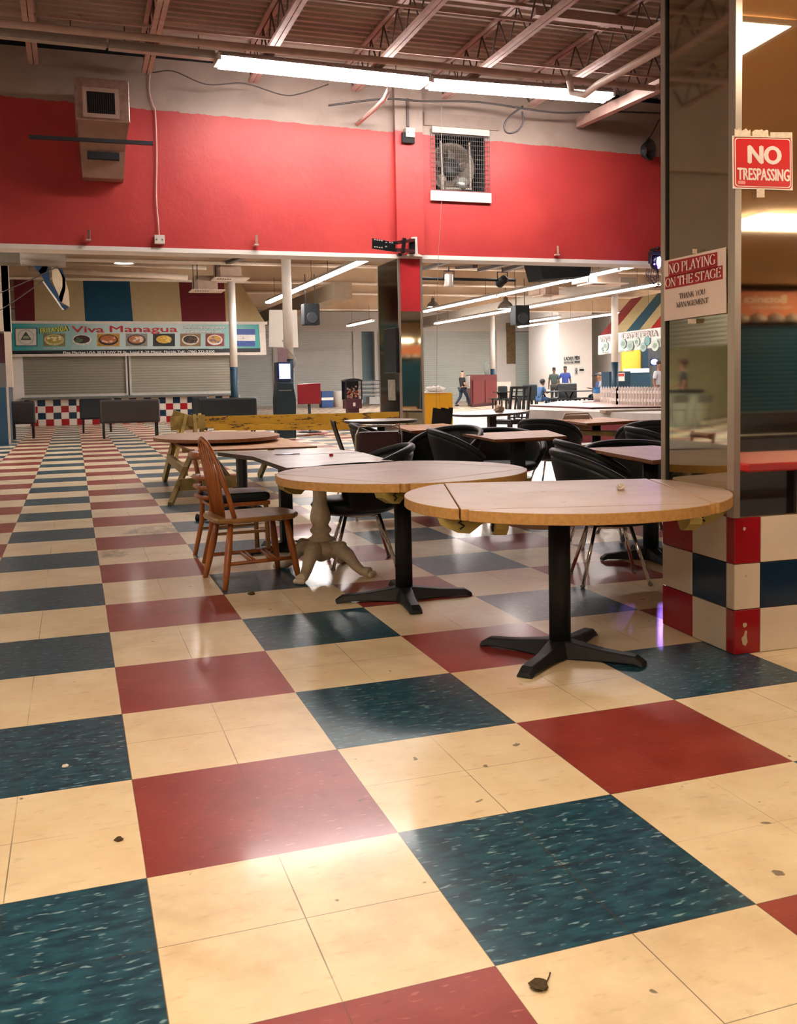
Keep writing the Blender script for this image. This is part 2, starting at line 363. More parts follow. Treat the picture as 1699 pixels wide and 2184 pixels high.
shutter('roll_up_shutter', 'white roll-up shutter of the far wall behind the striped food stand sign', 4.0, 10.9, BW-.02, 0, 4.3, 'c6cac6', .12, None)
shutter('roll_up_shutter', 'wide white roll-up shutter in the far wall behind the gumball machine', 11.3, 15.7, BW-.02, 0, 4.3, 'd3d5d0', .12, None)
shutter('roll_up_shutter', 'narrow white roll-up shutter in the far wall just beside the red pillar', 17.25, 18.8, BW-.02, 0, 4.3, 'd3d5d0', .12, None)
shutter('roll_up_shutter', 'grey roll-up shutter in the far wall behind the man walking', 18.9, 24.9, BW-.02, 0, 4.3, 'b9c0ba', .12, None)
shutter('roll_up_shutter', 'pale green-grey roll-up shutter behind the two standing men', 26.2, 29.6, BW-.02, 0, 4.25, 'c3ccc6', .12, None)
struct(MB().box(16.2, 17.0, BW+.6, BW+.7, 0, 4.3).build('wall_alcove', mat('alcove', '7f9aa3', .6)))
# near roof: bar joists with zigzag webs, bridging, sprinkler pipes
JM = mat('joist_paint', 'b4958a', .6, var=.2, vs=5)
def joist_mesh(parent, x, y0, y1):
    m = MB()
    for dx in (-.035, .035): m.box(dx-.028, dx+.028, y0, y1-.35, 5.78, 5.79).box(dx-.008*0+(.028 if dx > 0 else -.034), dx+(.034 if dx > 0 else -.028), y0, y1-.35, 5.78, 5.83)
    m.build('bottom_chord', JM, parent)
    m = MB()
    for dx in (-.04, .04): m.box(dx-.03, dx+.03, y0, y1+.2, 6.26, 6.29)
    m.build('top_chord', JM, parent)
    m = MB(); n = int((y1-y0)/.62); s = (y1-.35-y0)/n
    for k in range(n):
        a = y0+k*s; m.tube([(0, a, 5.8), (0, a+s/2, 6.27)], .012, 5); m.tube([(0, a+s/2, 6.27), (0, a+s, 5.8)], .012, 5)
    m.tube([(0, y1-.35, 5.8), (0, y1, 6.2)], .02, 5)
    m.build('web', mat('joist_web', '5d4c48', .6, var=.2), parent)
jt = None; JX = [-3.53, -1.99, -.45, 1.07, 2.61, 4.2, 5.7, 7.23, 8.6, 10.1, 11.7, 13.2, 14.8, 16.4, 18]
nm = ['first', 'second', 'third', 'fourth', 'fifth', 'sixth', 'seventh', 'eighth', 'ninth', 'tenth', 'eleventh', 'twelfth', 'thirteenth', 'fourteenth', 'fifteenth']
for k, x in enumerate(JX):
    if jt is None:
        jt = thing('roof_joist', '', 'joist', (x, 0, 0), 0, 'steel roof joists of the near hall'); joist_mesh(jt, 0, -9.5, YW-.05); j = jt
    else: j = dup(jt, (x, 0, 0))
    j['label'] = 'pale painted steel bar joist with zigzag web under the corrugated roof'
br = None
for k, (y, z, w_) in enumerate([(10.9, 5.86, .03), (9.4, 5.9, .03), (7.2, 5.86, .03), (9.75, 6.22, .07), (4, 5.86, .03)]):
    m = MB().box(-4, 26, y-w_/2, y+w_/2, z, z+.035)
    if w_ > .05: m.box(5.9, 8.5, y-.06, y+.06, z-.1, z)
    tag(m.build('bridging_angle', JM), ['thin steel bridging bar nearest the red wall crossing under the joists', 'thin steel bridging bar running between the joists above the lit tubes', 'thin steel bridging bar at the top edge crossing the joists', 'deeper steel beam crossing above the joists near the mirrored column', 'thin bridging bar overhead behind the top edge of the picture'][k], 'steel bar')
PIPE = mat('pipe_paint', 'b89a8d', .5, var=.15)
def pipe(pts, r, label, m=PIPE, name='ceiling_pipe', n=10): return tag(MB().tube(pts, r, n).build(name, m), label, 'pipe')
pipe([(-4, 10.35, 5.55), (4.2, 10.35, 5.55), (12, 10.35, 5.5)], .045, 'long sprinkler pipe running just above the lit fluorescent tubes')
a = Vector((6.75, 10.15, 5.36)); pipe([a+Vector((-.06, .12, .2)), a+Vector((-.05, .05, -.05)), a+Vector((.1, -.05, -.1)), a+Vector((.12, -.4, -.05)), (7.0, 6, 5.35), (7.1, 1, 5.35)], .05, 'thick white pipe bending out from the end of the lit tubes', mat('pipe_white', 'd8c4ba', .45))
p = atY(830, 190, 11.2); q = atY(762, 264, YW-.03); c_ = atY(803, 228, 12.2)
pipe([p, p.lerp(c_, .5)+Vector((.03, 0, 0)), c_, c_.lerp(q, .5), q], .035, 'white bent conduit running down into a hole at the top of the red wall', mat('pipe_white', 'd8c4ba', .45))
pipe([atY(715, 350, 12.9)+Vector((-.1,0,.0)), atY(716, 350, 12.9)], .001, 'tiny wall nail beside the red wall line') if 0 else None
# diagonal beam at the right, end of the near roof
b = MB().bar(atY(1235, 262, 12.9), atY(1413, 180, 10.2), .12, .16)
tag(b.build('roof_beam', JM), 'sloping steel beam meeting the wall at the far right of the roof', 'beam')
# fan opening
fr = thing('exhaust_fan', 'large belt-driven exhaust fan set in a square opening of the red wall', 'fan', (6.1, YW+.3, 4.87))
MB().box(-.46, .46, .13, .15, -.47, .48).box(.43, .45, -.28, .14, -.45, .46).box(-.45, -.43, -.28, .14, -.45, .46).box(-.45, .45, -.28, .14, .44, .46).box(-.45, .45, -.28, .14, -.46, -.44).build('housing', mat('fan_box', '14181a', .7), fr)
Rx = Matrix.Rotation(PI/2, 4, 'X'); SH = mat('fan_shroud', '6a5d52', .5, .3, var=.3)
m = MB().lathe([(.16, -.02), (.2, .0), (.32, .04), (.40, .12), (.42, .16), (.40, .17), (.33, .12), (.2, .03)], n=32, T=Matrix.Translation((-.05, .1, -.02)) @ Rx); m.f = m.f[:-2]; m.m = m.m[:-2]; m.sm = m.sm[:-2]; m.build('shroud_ring', SH, fr)
m = MB()
for k in range(5):
    a = 2*PI*k/5; m.slab([Vector((-.05+math.cos(a+t_)*r_, .02+dy, -.02+math.sin(a+t_)*r_)) for r_, t_, dy in ((.05, 0, 0), (.3, -.12, .02), (.33, .45, -.03), (.06, .8, 0))], (0, .006, 0))
m.build('blades', SH, fr)
MB().lathe([(.0, 0), (.15, .0), (.16, .02), (.15, .05), (0, .06)], n=24, T=Matrix.Translation((-.05, .0, -.02)) @ Rx).build('pulley', mat('fan_hub', '2a2c2c', .5), fr)
MB().lathe([(0, 0), (.085, 0), (.095, .02), (.095, .14), (0, .15)], n=20, T=Matrix.Translation((.11, -.02, -.28)) @ Rx).build('motor', mat('motor_grey', 'b9b6ae', .4, .5), fr)
m = MB(); m.bar((-.24, -.12, -.4), (-.27, -.12, .4), .03, .02); m.bar((.26, -.12, -.36), (.24, -.12, .4), .03, .02); m.bar((-.2, -.12, -.38), (.28, -.12, -.37), .03, .03); m.build('brackets', mat('rusty_bar', 'a09284', .6), fr)
m = MB()
for k in range(29): x = -.52+k*.0375; m.box(x-.003, x+.003, -.325, -.32, -.62, .53)
for k in range(16): z = -.6+k*.075; m.box(-.53, .53, -.33, -.325, z-.003, z+.003)
tag(m.build('wire_mesh_guard', mat('mesh_wire', '4a4340', .6)), 'thin wire mesh guard fixed over the exhaust fan opening', 'guard').location = (6.1, YW+.3, 4.87)
struct(MB().box(5.56, 6.64, YW-.05, YW, 4.24, 4.40).build('trim_2', WHITEP)); struct(MB().box(5.6, 6.62, YW-.05, YW, 5.34, 5.44).build('trim_3', CREAM))
struct(MB().box(5.47, 6.8, YW-.03, YW, 5.45, 5.66).build('trim_4', mat('patch_panel', '8f7b70', .6)))

# ------------------------------------------------------------------ pillars
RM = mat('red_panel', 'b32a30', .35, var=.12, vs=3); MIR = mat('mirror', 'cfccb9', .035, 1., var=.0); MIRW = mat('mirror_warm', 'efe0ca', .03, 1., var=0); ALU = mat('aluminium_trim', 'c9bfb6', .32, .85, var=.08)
p1 = thing('mirrored_pillar', 'square pillar under the red header faced with mirror and one red panel', 'pillar', (4.98, YW, 0))
yb = atX(808, 700, 4.98).y - YW; zr = atY(872, 664, YW).z
MB().box(.03, .40, .03, yb, 0, 3.28).build('core', CREAM, p1)
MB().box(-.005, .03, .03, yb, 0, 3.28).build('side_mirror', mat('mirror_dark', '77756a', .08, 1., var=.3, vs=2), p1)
MB().box(.025, .375, 0, .03, 0, zr).build('front_mirror', MIR, p1)
MB().box(.025, .375, -.004, .03, zr, 3.28).build('red_panel', RM, p1)
MB().box(-.01, .025, -.012, .03, 0, 3.28).box(.375, .41, -.012, .03, 0, 3.28).box(-.01, .0, yb-.03, yb+.01, 0, 3.28).build('corner_trim', ALU, p1)
q = thing('wall_television', 'thin black television hung edge-on at the side of the red pillar', 'television', (4.98, YW, 0))
ya, yb2 = atX(846, 750, 4.9).y-YW, atX(821, 750, 4.9).y-YW; za, zb = atX(835, 795, 4.9).z, atX(835, 700, 4.9).z
MB().box(-.10, -.04, ya, yb2, za, zb).build('screen_body', mat('tv_black', '0c1013', .25), q, bevel=.008); MB().box(-.04, -.005, (ya+yb2)/2-.08, (ya+yb2)/2+.08, (za+zb)/2-.1, (za+zb)/2+.1).build('wall_bracket', BLACK, q)
tag(MB().box(4.965, 4.975, YW+.25, YW+.65, .95, 1.3).build('taped_notice', mat('old_notice', '8b857a', .6, var=.4, vs=9)), 'torn grey notice on the side of the red pillar', 'notice')
# foreground pillar
fp = thing('mirrored_column', 'large foreground pillar with mirror panels above red, white and blue tiles', 'pillar', (2.64, 1.105, 0), math.radians(-2.5))
DEP, WID, HB = .62, 1.1, .632
MB().box(.012, WID, .012, DEP-.012, 0, 6.3).build('core', mat('grout', '9a8a78', .8), fp)
TW, TR, TB = mat('tile_white', 'ddd0c2', .18, var=.04, vs=3), mat('tile_red', '9c1420', .16, var=.08, vs=3), mat('tile_navy', '122c48', .16, var=.1, vs=4)
rows = [(0, .205), (.205, .415), (.415, .626)]; g = .002
m = MB(); xs = [.0, .137, .352, .566, .78, .99, 1.1]
for c_, (x0, x1) in enumerate(zip(xs, xs[1:])):
    for r_, (z0, z1) in enumerate(rows): m.box(x0+g, x1-g, 0, .014, z0+g, z1-g, 0 if (c_+r_) % 2 else (1 if r_ != 1 else 2)) if (c_+r_) % 2 or c_ % 2 == 0 or r_ == 1 else m.box(x0+g, x1-g, 0, .014, z0+g, z1-g, 2)
m.build('front_tiles', [TW, TR, TB], fp, bevel=.0015)
m = MB(); ys = [.0, .065, .345, .62]
for c_, (y0, y1) in enumerate(zip(ys, ys[1:])):
    for r_, (z0, z1) in enumerate(rows): m.box(0, .014, y0+g, y1-g, z0+g, z1-g, 0 if (c_+r_) % 2 else (2 if r_ == 1 else 1))
m.build('side_tiles', [TW, TR, TB], fp, bevel=.0015)
MB().box(.02, .337, .0, .012, HB, 6.3).box(.376, .76, .0, .012, HB, 6.3).box(.80, 1.08, .0, .012, HB, 6.3).build('front_mirror', MIRW, fp)
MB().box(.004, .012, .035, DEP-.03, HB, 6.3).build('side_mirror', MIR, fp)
m = MB().box(-.012, .02, -.01, .012, HB-.005, 6.3).box(-.012, .004, .012, .042, HB-.005, 6.3)
for x in (.337, .76, 1.08): m.box(x, x+.04, -.01, .012, HB-.005, 6.3)
m.box(-.008, .012, DEP-.038, DEP, HB-.005, 6.3); m.build('aluminium_trim', ALU, fp)
MB().box(-.004, .0035, DEP-.048, DEP-.038, HB, 6.3).build('gasket', DARK, fp)
m = MB()   # chips and drill holes in the tiles
for cx, cz, r_ in ((.05, .575, .009), (.055, .135, .012), (.06, .36, .007)):
    m.add([(cx+r_*math.cos(a)*random.uniform(.8, 1.2), -.001, cz+r_*math.sin(a)*random.uniform(.8, 1.2)) for a in [k*PI/4 for k in range(8)]], [tuple(range(8))])
m.add([(.045+x, -.001, .075+z) for x, z in ((0, -.03), (.014, -.038), (.026, -.02), (.02, .01), (.024, .03), (.012, .035), (.004, .01), (-.008, 0))], [tuple(range(8))])
m.build('tile_chips', mat('chip_plaster', 'cbb396', .8), fp)
MX = Matrix.Translation(fp.location) @ Matrix.Rotation(math.radians(-2.5), 4, 'Z')
def onfront(px, py, off=-.014):          # a pixel met on the front face, in the pillar's own axes
    n = MX.to_3x3() @ Vector((0, 1, 0)); o = MX @ Vector((0, off, 0)); d = ray(px, py); t_ = (o-CAM).dot(n)/d.dot(n); return MX.inverted() @ (CAM+d*t_)
def onside(px, py, off=-.012):
    n = MX.to_3x3() @ Vector((1, 0, 0)); o = MX @ Vector((off, 0, 0)); d = ray(px, py); t_ = (o-CAM).dot(n)/d.dot(n); return MX.inverted() @ (CAM+d*t_)
# NO TRESPASSING sign
s = thing('no_trespassing_sign', 'red plastic NO TRESPASSING sign taped to the foreground pillar mirror', 'sign', fp.location, math.radians(-2.5))
a, b_, c_, d_ = onfront(1562, 402), onfront(1690, 406), onfront(1689, 292), onfront(1561, 289)
MB().slab([a, b_, c_, d_], (0, .002, 0)).build('backing', mat('sign_white', 'e9dcd6', .3), s)
def lerp4(u_, v_): return (a.lerp(b_, u_)).lerp(d_.lerp(c_, u_), v_)
SR = mat('sign_red', 'c6282c', .22, var=.06, coat=.4)
def rrect(x0, x1, y0, y1, r_, off):
    pts = []
    for cx, cy, a0 in ((x1-r_, y0+r_, -90), (x1-r_, y1-r_, 0), (x0+r_, y1-r_, 90), (x0+r_, y0+r_, 180)):
        pts += [lerp4(cx+r_*math.cos(math.radians(a0+t_)), cy+r_*math.sin(math.radians(a0+t_))*1.1)+Vector((0, off, 0)) for t_ in (0, 30, 60, 90)]
    return pts
RF = MB().poly3(rrect(.02, .98, .03, .97, .05, -.001)).build('red_field', SR, s)
for k, (ins, off, mm) in enumerate(((.035, -.0015, 'sign_white'), (.05, -.002, None))): MB().poly3(rrect(ins, 1-ins, ins+.01, .99-ins, .05, off)).build('border' if k == 0 else 'inner_field', SR if mm is None else _mats[mm], s)
U = b_-a; V = d_-a; LW = mat('sign_letter', 'ead9d6', .35)
text(RF, 'NO', lerp4(.52, .49), U, V, V.length*.34, LW, U.length*.53, bold=.07, thick=.003); text(RF, 'TRESPASSING', lerp4(.51, .17), U, V, V.length*.235, LW, U.length*.86, bold=.035, thick=.003)
MB().poly3([lerp4(.08, .085)+Vector((0, -.003, 0)), lerp4(.2, .085)+Vector((0, -.003, 0)), lerp4(.2, .15)+Vector((0, -.003, 0)), lerp4(.08, .15)+Vector((0, -.003, 0))]).build('maker_mark', mat('pale_red', 'd98a86', .4), s)
TAPE = mat('clear_tape', 'dccbb8', .15, var=.2, vs=60, bump=.5, bs=120)
for k, (x0, y0, x1, y1, r_) in enumerate(((1566, 280, 1600, 292, 8), (1604, 281, 1638, 293, 6), (1642, 282, 1689, 294, 0), (1613, 404, 1630, 421, 1))):
    m = MB(); n = 7; top = [onfront(x0+(x1-x0)*i/n, y0-(r_*random.random() if r_ else 0), -.018) for i in range(n+1)]; bot = [onfront(x0+(x1-x0)*i/n, y1, -.018) for i in range(n+1)]
    m.add(top+bot, [(i, i+1, n+2+i, n+1+i) for i in range(n)]); m.build('tape', TAPE, s)
# NO PLAYING ON THE STAGE sign
s = thing('stage_notice', 'white notice NO PLAYING ON THE STAGE stuck to the pillar side', 'sign', fp.location, math.radians(-2.5))
a, b_, c_, d_ = onside(1417, 685), onside(1549, 667), onside(1548, 527), onside(1415, 557)
MB().slab([a, b_, c_, d_], (-.002, 0, 0)).build('paper', mat('notice_paper', 'e4cfc6', .55, var=.03), s)
U = b_-a; V = Vector((0, 0, (d_-a).length)); X = Vector((-.0035, 0, 0))
def L4(u_, v_): return (a.lerp(b_, u_)).lerp(d_.lerp(c_, u_), v_)+X
RB = mat('notice_red', 'a5242c', .5)
RBO = MB().poly3([L4(.09, .70), L4(.88, .705), L4(.88, .955), L4(.09, .97)]).poly3([L4(.03, .52), L4(.955, .525), L4(.955, .735), L4(.03, .73)]).build('red_band', RB, s)
NL = mat('notice_letters', 'f0dad2', .5); NB = mat('notice_black', '1c1718', .5)
UL = U.length; VL = V.length
serif(RBO, 'NO PLAYING', L4(.485, .765), U, V, VL*.16, UL*.76, NL, thick=.0045, heavy=1.1); serif(RBO, 'ON THE STAGE', L4(.495, .555), U, V, VL*.145, UL*.90, NL, thick=.0045, heavy=1.1)
serif(s, 'THANK YOU', L4(.49, .33), U, V, VL*.085, UL*.42, NB, thick=.0045); serif(s, 'MANAGEMENT', L4(.49, .19), U, V, VL*.085, UL*.52, NB, thick=.0045)
for x0, y0, x1, y1 in ((1466, 680, 1484, 690), (1476, 531, 1486, 541)):
    MB().poly3([onside(x0, y1, -.017), onside(x1, y1, -.017), onside(x1, y0, -.017), onside(x0, y0, -.017)]).build('tape', TAPE, s)
# ------------------------------------------------------------------ lamps
def emis(name, s, col=None): return mat(name, 'ffffff', .5, var=0, emit=s, ecol=col)
TE = emis('tube_glow_near', TUBE_NEAR); TF = emis('tube_glow_far', TUBE_FAR); TFN = emis('tube_glow_mid', TUBE_FAR*.26); TFF = emis('tube_glow_last', TUBE_FAR*1.15)
HOUS = mat('fixture_housing', 'a79f98', .45, var=.1)
def tube_light(name, label, x0, x1, y0, y1, z, lit, group=None, w_=.20, E=TE, hang=.35):
    """a strip fixture from (x0,y0) to (x1,y1)"""
    r = thing(name, label, 'light', ((x0+x1)/2, (y0+y1)/2, z), math.atan2(y1-y0, x1-x0), group); L = math.hypot(x1-x0, y1-y0)/2
    MB().slab([(-L, -w_*.3, .10), (-L, w_*.3, .10), (-L, w_*.55, .04), (-L, w_*.6, .01), (-L, w_*.25, .03), (-L, -w_*.25, .03), (-L, -w_*.6, .01), (-L, -w_*.55, .04)], (2*L, 0, 0)).build('housing', HOUS, r)
    if lit:
        m = MB()
        for dy in (-w_*.3, w_*.3): m.tube([(-L+.03, dy, 0), (L-.03, dy, 0)], w_*.24, 6)
        m.build('tube_pair', E, r)
        for sx in (-1, 1): MB().box(sx*L-.02, sx*L+.02, -w_*.55, w_*.55, -.04, .05).build('lamp_holder', WHITEP, r)
    else: MB().box(-L, L, -w_*.3, w_*.3, -.005, .03).build('diffuser', mat('unlit_tube', 'a8a39c', .4), r)
    m = MB()
    for sx in (-.7, .7): m.tube([(sx*L, 0, .1), (sx*L, 0, .1+hang)], .006, 4)
    m.build('hanger', BLACK, r)
    return r
tube_light('fluorescent_light', 'long glowing fluorescent strip over the left half of the red wall', 1.902, 4.934, 11.285, 11.415, 5.65, True, 'fluorescent strips by the red wall', .34, hang=.2)
tube_light('fluorescent_light', 'long glowing fluorescent strip above the exhaust fan side of the wall', 5.01, 7.944, 11.437, 11.307, 5.65, True, 'fluorescent strips by the red wall', .32, hang=.2)
tube_light('unlit_light_strip', 'unlit fluorescent strip continuing towards the metal duct', 0.5, 1.858, 11.22, 11.263, 5.65, False, None, .2, hang=.2)
tube_light('unlit_light_strip', 'unlit fluorescent strip at the top corner above the plain dark red wall', -2.38, 0.467, 11.089, 11.198, 5.65, False, None, .2, hang=.2)
far = [(6.15, 14.2, 18.6), (6.15, 18.7, 23.0), (6.15, 23.1, 30.6), (12.98, 15.2, 19.3), (12.98, 19.4, 26.9), (12.98, 27.0, 34.1), (12.5, 39.6, 43.8), (16.25, 16, 22.6), (16.25, 22.7, 31), (16.25, 31.1, 41.8), (21.8, 25, 31), (21.8, 31.1, 37.6), (21.8, 37.7, 44.3), (-3, 15, 21.5), (2.2, 15, 19.5), (9.5, 15, 19), (27, 22, 40), (-6.6, 14, 19), (24, 44, 50)]  # higher rows at the list's end are added to brighten the walls
for k, (x, y0, y1) in enumerate(far):
    lab = 'bright fluorescent strip running away under the far ceiling, among visible and added rows' 
    tube_light('far_fluorescent_light', lab, x, x, y0, y1, 4.5 if k >= 13 else 4.0, True, 'fluorescent rows of the far hall', .17, E=TFN if y0 < 23 and -6 < x < 20 else (TFF if y1 > 36 else TF), hang=.6)
tube_light('side_fill_light', 'added fill strip beyond the edge of the picture, brightening the side mirror', -7.4, -5.2, 4, 4, 5.2, True, None, .3, E=emis('side_fill_glow', 40), hang=.5)  # unseen fill strip, added to brighten what the side mirror reflects
r = tube_light('wall_light', 'short blown-out fluorescent light beside the restroom wall', *atY(1165, 716, 53).xy, *atY(1245, 716, 53).xy, atY(1200, 716, 53).z, True, None, .22, E=emis('tube_glow_wall', 16), hang=.8)
# bell lamps
def bell(label, px, py, y, lit=True, s=1., group=None):
    p = atY(px, py, y); r = thing('bell_lamp', label, 'lamp', p, 0, group)
    m = MB().lathe([(.26*s, 0), (.25*s, .06*s), (.19*s, .16*s), (.08*s, .25*s), (.07*s, .36*s), (.0, .38*s)], n=20); m.f = [f for i, f in enumerate(m.f) if i != len(m.f)-2]; m.m.pop(); m.sm.pop(); m.build('shade', mat('bell_shade', '5e5751', .4, .3), r)
    if lit: MB().lathe([(.0, .0), (.225*s, .02), (.22*s, .04*s)], n=20).build('glass_disc', emis('bell_glow', BELL), r)
    MB().tube([(0, 0, .37*s), (0, 0, max(.5*s, 5.44-p.z))], .012, 5).build('stem', BLACK, r)
    return r
bell('round white glowing high-bay lamp above the striped food stand', 264, 562, 28, True, 1.1)
bell('small bell lamp glowing just beside the red panel of the pillar', 923, 655, 36, True, 1.0)
bell('bell lamp glowing above the far restroom side, near a column', 1078, 659, 33, True, 1.25)
bell('dark unlit bell lamp between two rows of strip lights', 1213, 640, 33, False, 1.0)
# beams of the far hall
bm = MB
for k, (y, z, lab) in enumerate(((26.0, 4.72, 'first'), (31.0, 4.72, 'second'), (34.8, 4.72, 'third'), (43.0, 4.72, 'last'))):
    r = thing('ceiling_beam', '%s cream cross beam of the far hall counted from the red header' % lab, 'beam', (0, y, 0))
    MB().box(-13.7, 33, -.05, .05, z, 5.45).build('web_plate', mat('beam_tan', 'b9a083', .7, var=.1, vs=1.5), r); MB().box(-13.7, 33, -.16, .16, z-.05, z).build('flange', mat('beam_flange', 'd9cbb8', .6), r)
# long duct slanting away on the far ceiling
tag(MB().box(8.3, 8.9, 30, 52, 4.12, 4.66).build('air_duct', mat('duct_tan', '8f7f6c', .6)), 'long tan box duct running away above the gumball machine', 'duct')
tag(MB().box(17.5, 18.1, 27, 50, 4.2, 4.66).build('air_duct', mat('duct_grey', '8d8378', .6)), 'dusty grey box duct over the restroom corner', 'duct')
# dark trays hanging under the far ceiling
for k, (x0, y0, x1, y1, D) in enumerate(((480, 562, 530, 544, 30), (905, 573, 960, 556, 30), (1022, 576, 1100, 558, 30), (1075, 577, 1130, 560, 30), (975, 571, 1013, 568, 32))):
    tag(MB().bar(atD(x0, y0, D-1.8), atD(x1, y1, D-4.2), .14, .09).build('cable_tray', mat('tray_dark', '4a4340', .6)), ['short dark tray under the ceiling above the striped stand', 'dark tray just beside the red pillar under the header', 'dark tray behind the white spotlight', 'dark tray ending near the hanging black box', 'tiny dark tray between the two spotlights'][k], 'tray')
# ducts with diffusers
DUCT = mat('duct_paint', 'b7a08c', .6, var=.1)
def diffuser(label, px, py, D, w_=.95, d_=.9):
    p = atD(px, py, D); r = thing('air_diffuser', label, 'vent', p)
    MB().box(-w_/2, w_/2, -d_/2, d_/2, 0, .03).build('grille_plate', mat('grille_cream', 'cfbfae', .6), r)
    m = MB()
    for k in range(6): m.box(-w_*.38+k*.07, -w_*.38+k*.07+.03, -d_*.35, -d_*.1, -.006, .0)
    m.build('louvres', DARK, r)
    m = MB().box(-w_*.3, w_*.3, -d_*.3, d_*.3, .03, .34).box(-w_*.3, w_*.3, d_*.3, d_*1.3, .12, .5); m.build('duct_box', DUCT, r)
    MB().tube([(-w_*.4, 0, .03), (-w_*.4, 0, 1.0)], .012, 4).tube([(-w_*.4+.12, 0, .03), (-w_*.4+.12, 0, 1.0)], .012, 4).build('hanger', BLACK, r)
    return r
diffuser('lower cream air diffuser hanging in front of the dark red awning stripe', 441, 622, 29)
diffuser('cream air diffuser over the top of the white and blue column', 490, 597, 28.5, 1.0)
diffuser('pale air diffuser high beside the bright strips on the restroom side', 1285, 608, 27, 1.1)
diffuser('pale flat air diffuser hanging beyond the black hung box', 1170, 632, 36, .9)
pipe([atY(60, 574, 30), atY(400, 592, 30)], .09, 'thick white pipe crossing above the striped awning', mat('pipe_cream', 'cbb9a4', .5))
pipe([atY(120, 560, 28.5), atY(440, 572, 28.5)], .05, 'thinner white pipe above the awning, higher than the thick one', mat('pipe_cream', 'cbb9a4', .5))
# hanging black box and its wires
p = atY(1188, 598, 16.5); r = thing('hung_speaker_box', 'big black wedge-shaped box hung below the header at the restroom side', 'speaker', p)
a = [atY(x, y, 16.4)-p for x, y in ((1130, 548), (1132, 562), (1142, 599), (1240, 592), (1244, 566), (1240, 548))]
MB().slab([Vector((v.x, -.45, v.z)) for v in a], (0, .7, 0)).build('cabinet', mat('box_black', '15181a', .8, var=.2, spec=.2), r); MB().tube([(.0, 0, .2), (0, 0, .9)], .01, 4).build('hanger', BLACK, r)
# hanging loudspeakers
def speaker(label, px, py, D, w_, h_):
    p = atD(px, py, D); r = thing('loudspeaker', label, 'speaker', p); 
    MB().box(-w_/2, w_/2, -.2, .25, -h_/2, h_/2).build('cabinet', mat('speaker_black', '0c0f12', .7, spec=.2), r, bevel=.02)
    MB().lathe([(.0, 0), (w_*.22, -.03), (w_*.33, .0), (w_*.36, .02), (w_*.33, .03)], n=20, T=Matrix.Translation((0, -.2, -h_*.16)) @ Rx).build('cone', mat('speaker_cone', '1a1e22', .5, spec=.3), r)
    MB().tube([(-w_*.3, 0, h_/2), (-w_*.3, 0, h_/2+.9)], .012, 4).tube([(w_*.3, 0, h_/2), (w_*.3, 0, h_/2+.9)], .012, 4).build('hanger', BLACK, r)
speaker('black loudspeaker hanging behind the white and blue column', 662, 671, 30, .48, .64); speaker('black loudspeaker hanging among the strip lights near the restroom corner', 1109, 673, 33, .52, .66)
# spotlights near the header
def spot(label, px, py, kind):
    p = atY(px, py, 15.5); r = thing('stage_spotlight', label, 'spotlight', p)
    Tm = Matrix.Rotation(.1 if kind == 'white' else 1.35, 4, 'X')
    MB().lathe([(.05, .12), (.085, .1), (.085, -.08), (.095, -.1), (.1, -.14)], n=18, T=Tm).build('can', mat('can_white', 'cfc8c0', .35, .4) if kind == 'white' else BLACK, r)
    MB().lathe([(.0, -.139), (.09, -.1405)], n=18, T=Tm).build('lens', DARK if kind == 'white' else mat('lens_grey', '8b8c8c', .2), r)
    MB().tube([(-.1, 0, 0), (-.11, 0, .17), (.11, 0, .17), (.1, 0, 0)], .012, 5).tube([(0, 0, .17), (0, 0, .26)], .015, 5).build('yoke', BLACK, r)
spot('white par can spotlight hanging from the dark bar near the red pillar', 957, 597, 'white'); spot('round black spotlight facing forward on the dark bar', 1071, 599, 'black')
pipe([atY(900, 594, 15.6), atY(1098, 598, 15.6)], .03, 'dark horizontal lighting bar behind the two spotlights', BLACK, 'lighting_bar')
# moving purple light
p = atY(1398, 560, 12.75); r = thing('moving_head_light', 'black moving-head stage light glowing purple beside the mirrored column', 'light', p)
MB().box(-.10, .14, -.06, .09, .13, .2).ball((.05, 0, .25), .035).bar((.05, 0, .25), (.05, .25, .25), .04, .04).build('base_box', BLACK, r, bevel=.015)
MB().ball((0, 0, 0), .13, sx=.8, sy=.9, sz=1.1, nu=14, nv=10).build('lamp_head', mat('head_blue', '17142c', .25), r)
MB().bar((-.12, .0, .14), (-.12, 0, -.02), .02, .08).bar((.13, .0, .14), (.13, 0, -.02), .02, .08).build('yoke', BLACK, r)
MB().slab([(x*1.25, -.13, z*1.2) for x, z in ((-.045, -.03), (-.01, -.09), (.03, -.05), (.045, .02), (.0, .075), (-.035, .06))], (0, .02, 0)).build('lens', emis('purple_glow', 22, 'b48cff'), r)
MB().ball((-.02, -.12, -.105), .018).ball((-.105, -.12, -.045), .014).build('small_lens', emis('violet_glow', 9, '8a4cff'), r)
m = MB()
for k in range(9):
    a_ = random.uniform(-.16, .02); b_ = random.uniform(.02, .16); dz = random.uniform(.12, .36)
    m.tube([(a_, .05, -.1), (a_-.03, .05, -.1-dz*.6), ((a_+b_)/2, .05, -.1-dz), (b_+.02, .05, -.1-dz*.7), (b_, .05, -.1)], .006, 4)
m.build('cable_tangle', mat('cable_brown', '3a2a26', .6), r)
l = bpy.data.lights.new('stage_beam', 'SPOT'); l.energy = 30; l.color = (.42, .22, 1); l.spot_size = .8; l.shadow_soft_size = .05
lo = bpy.data.objects.new('stage_beam', l); C.objects.link(lo); lo.location = p+Vector((-.03, -.2, 0)); lo.rotation_euler = (Vector((2.6, 1.5, 0))-lo.location).to_track_quat('-Z', 'Y').to_euler()
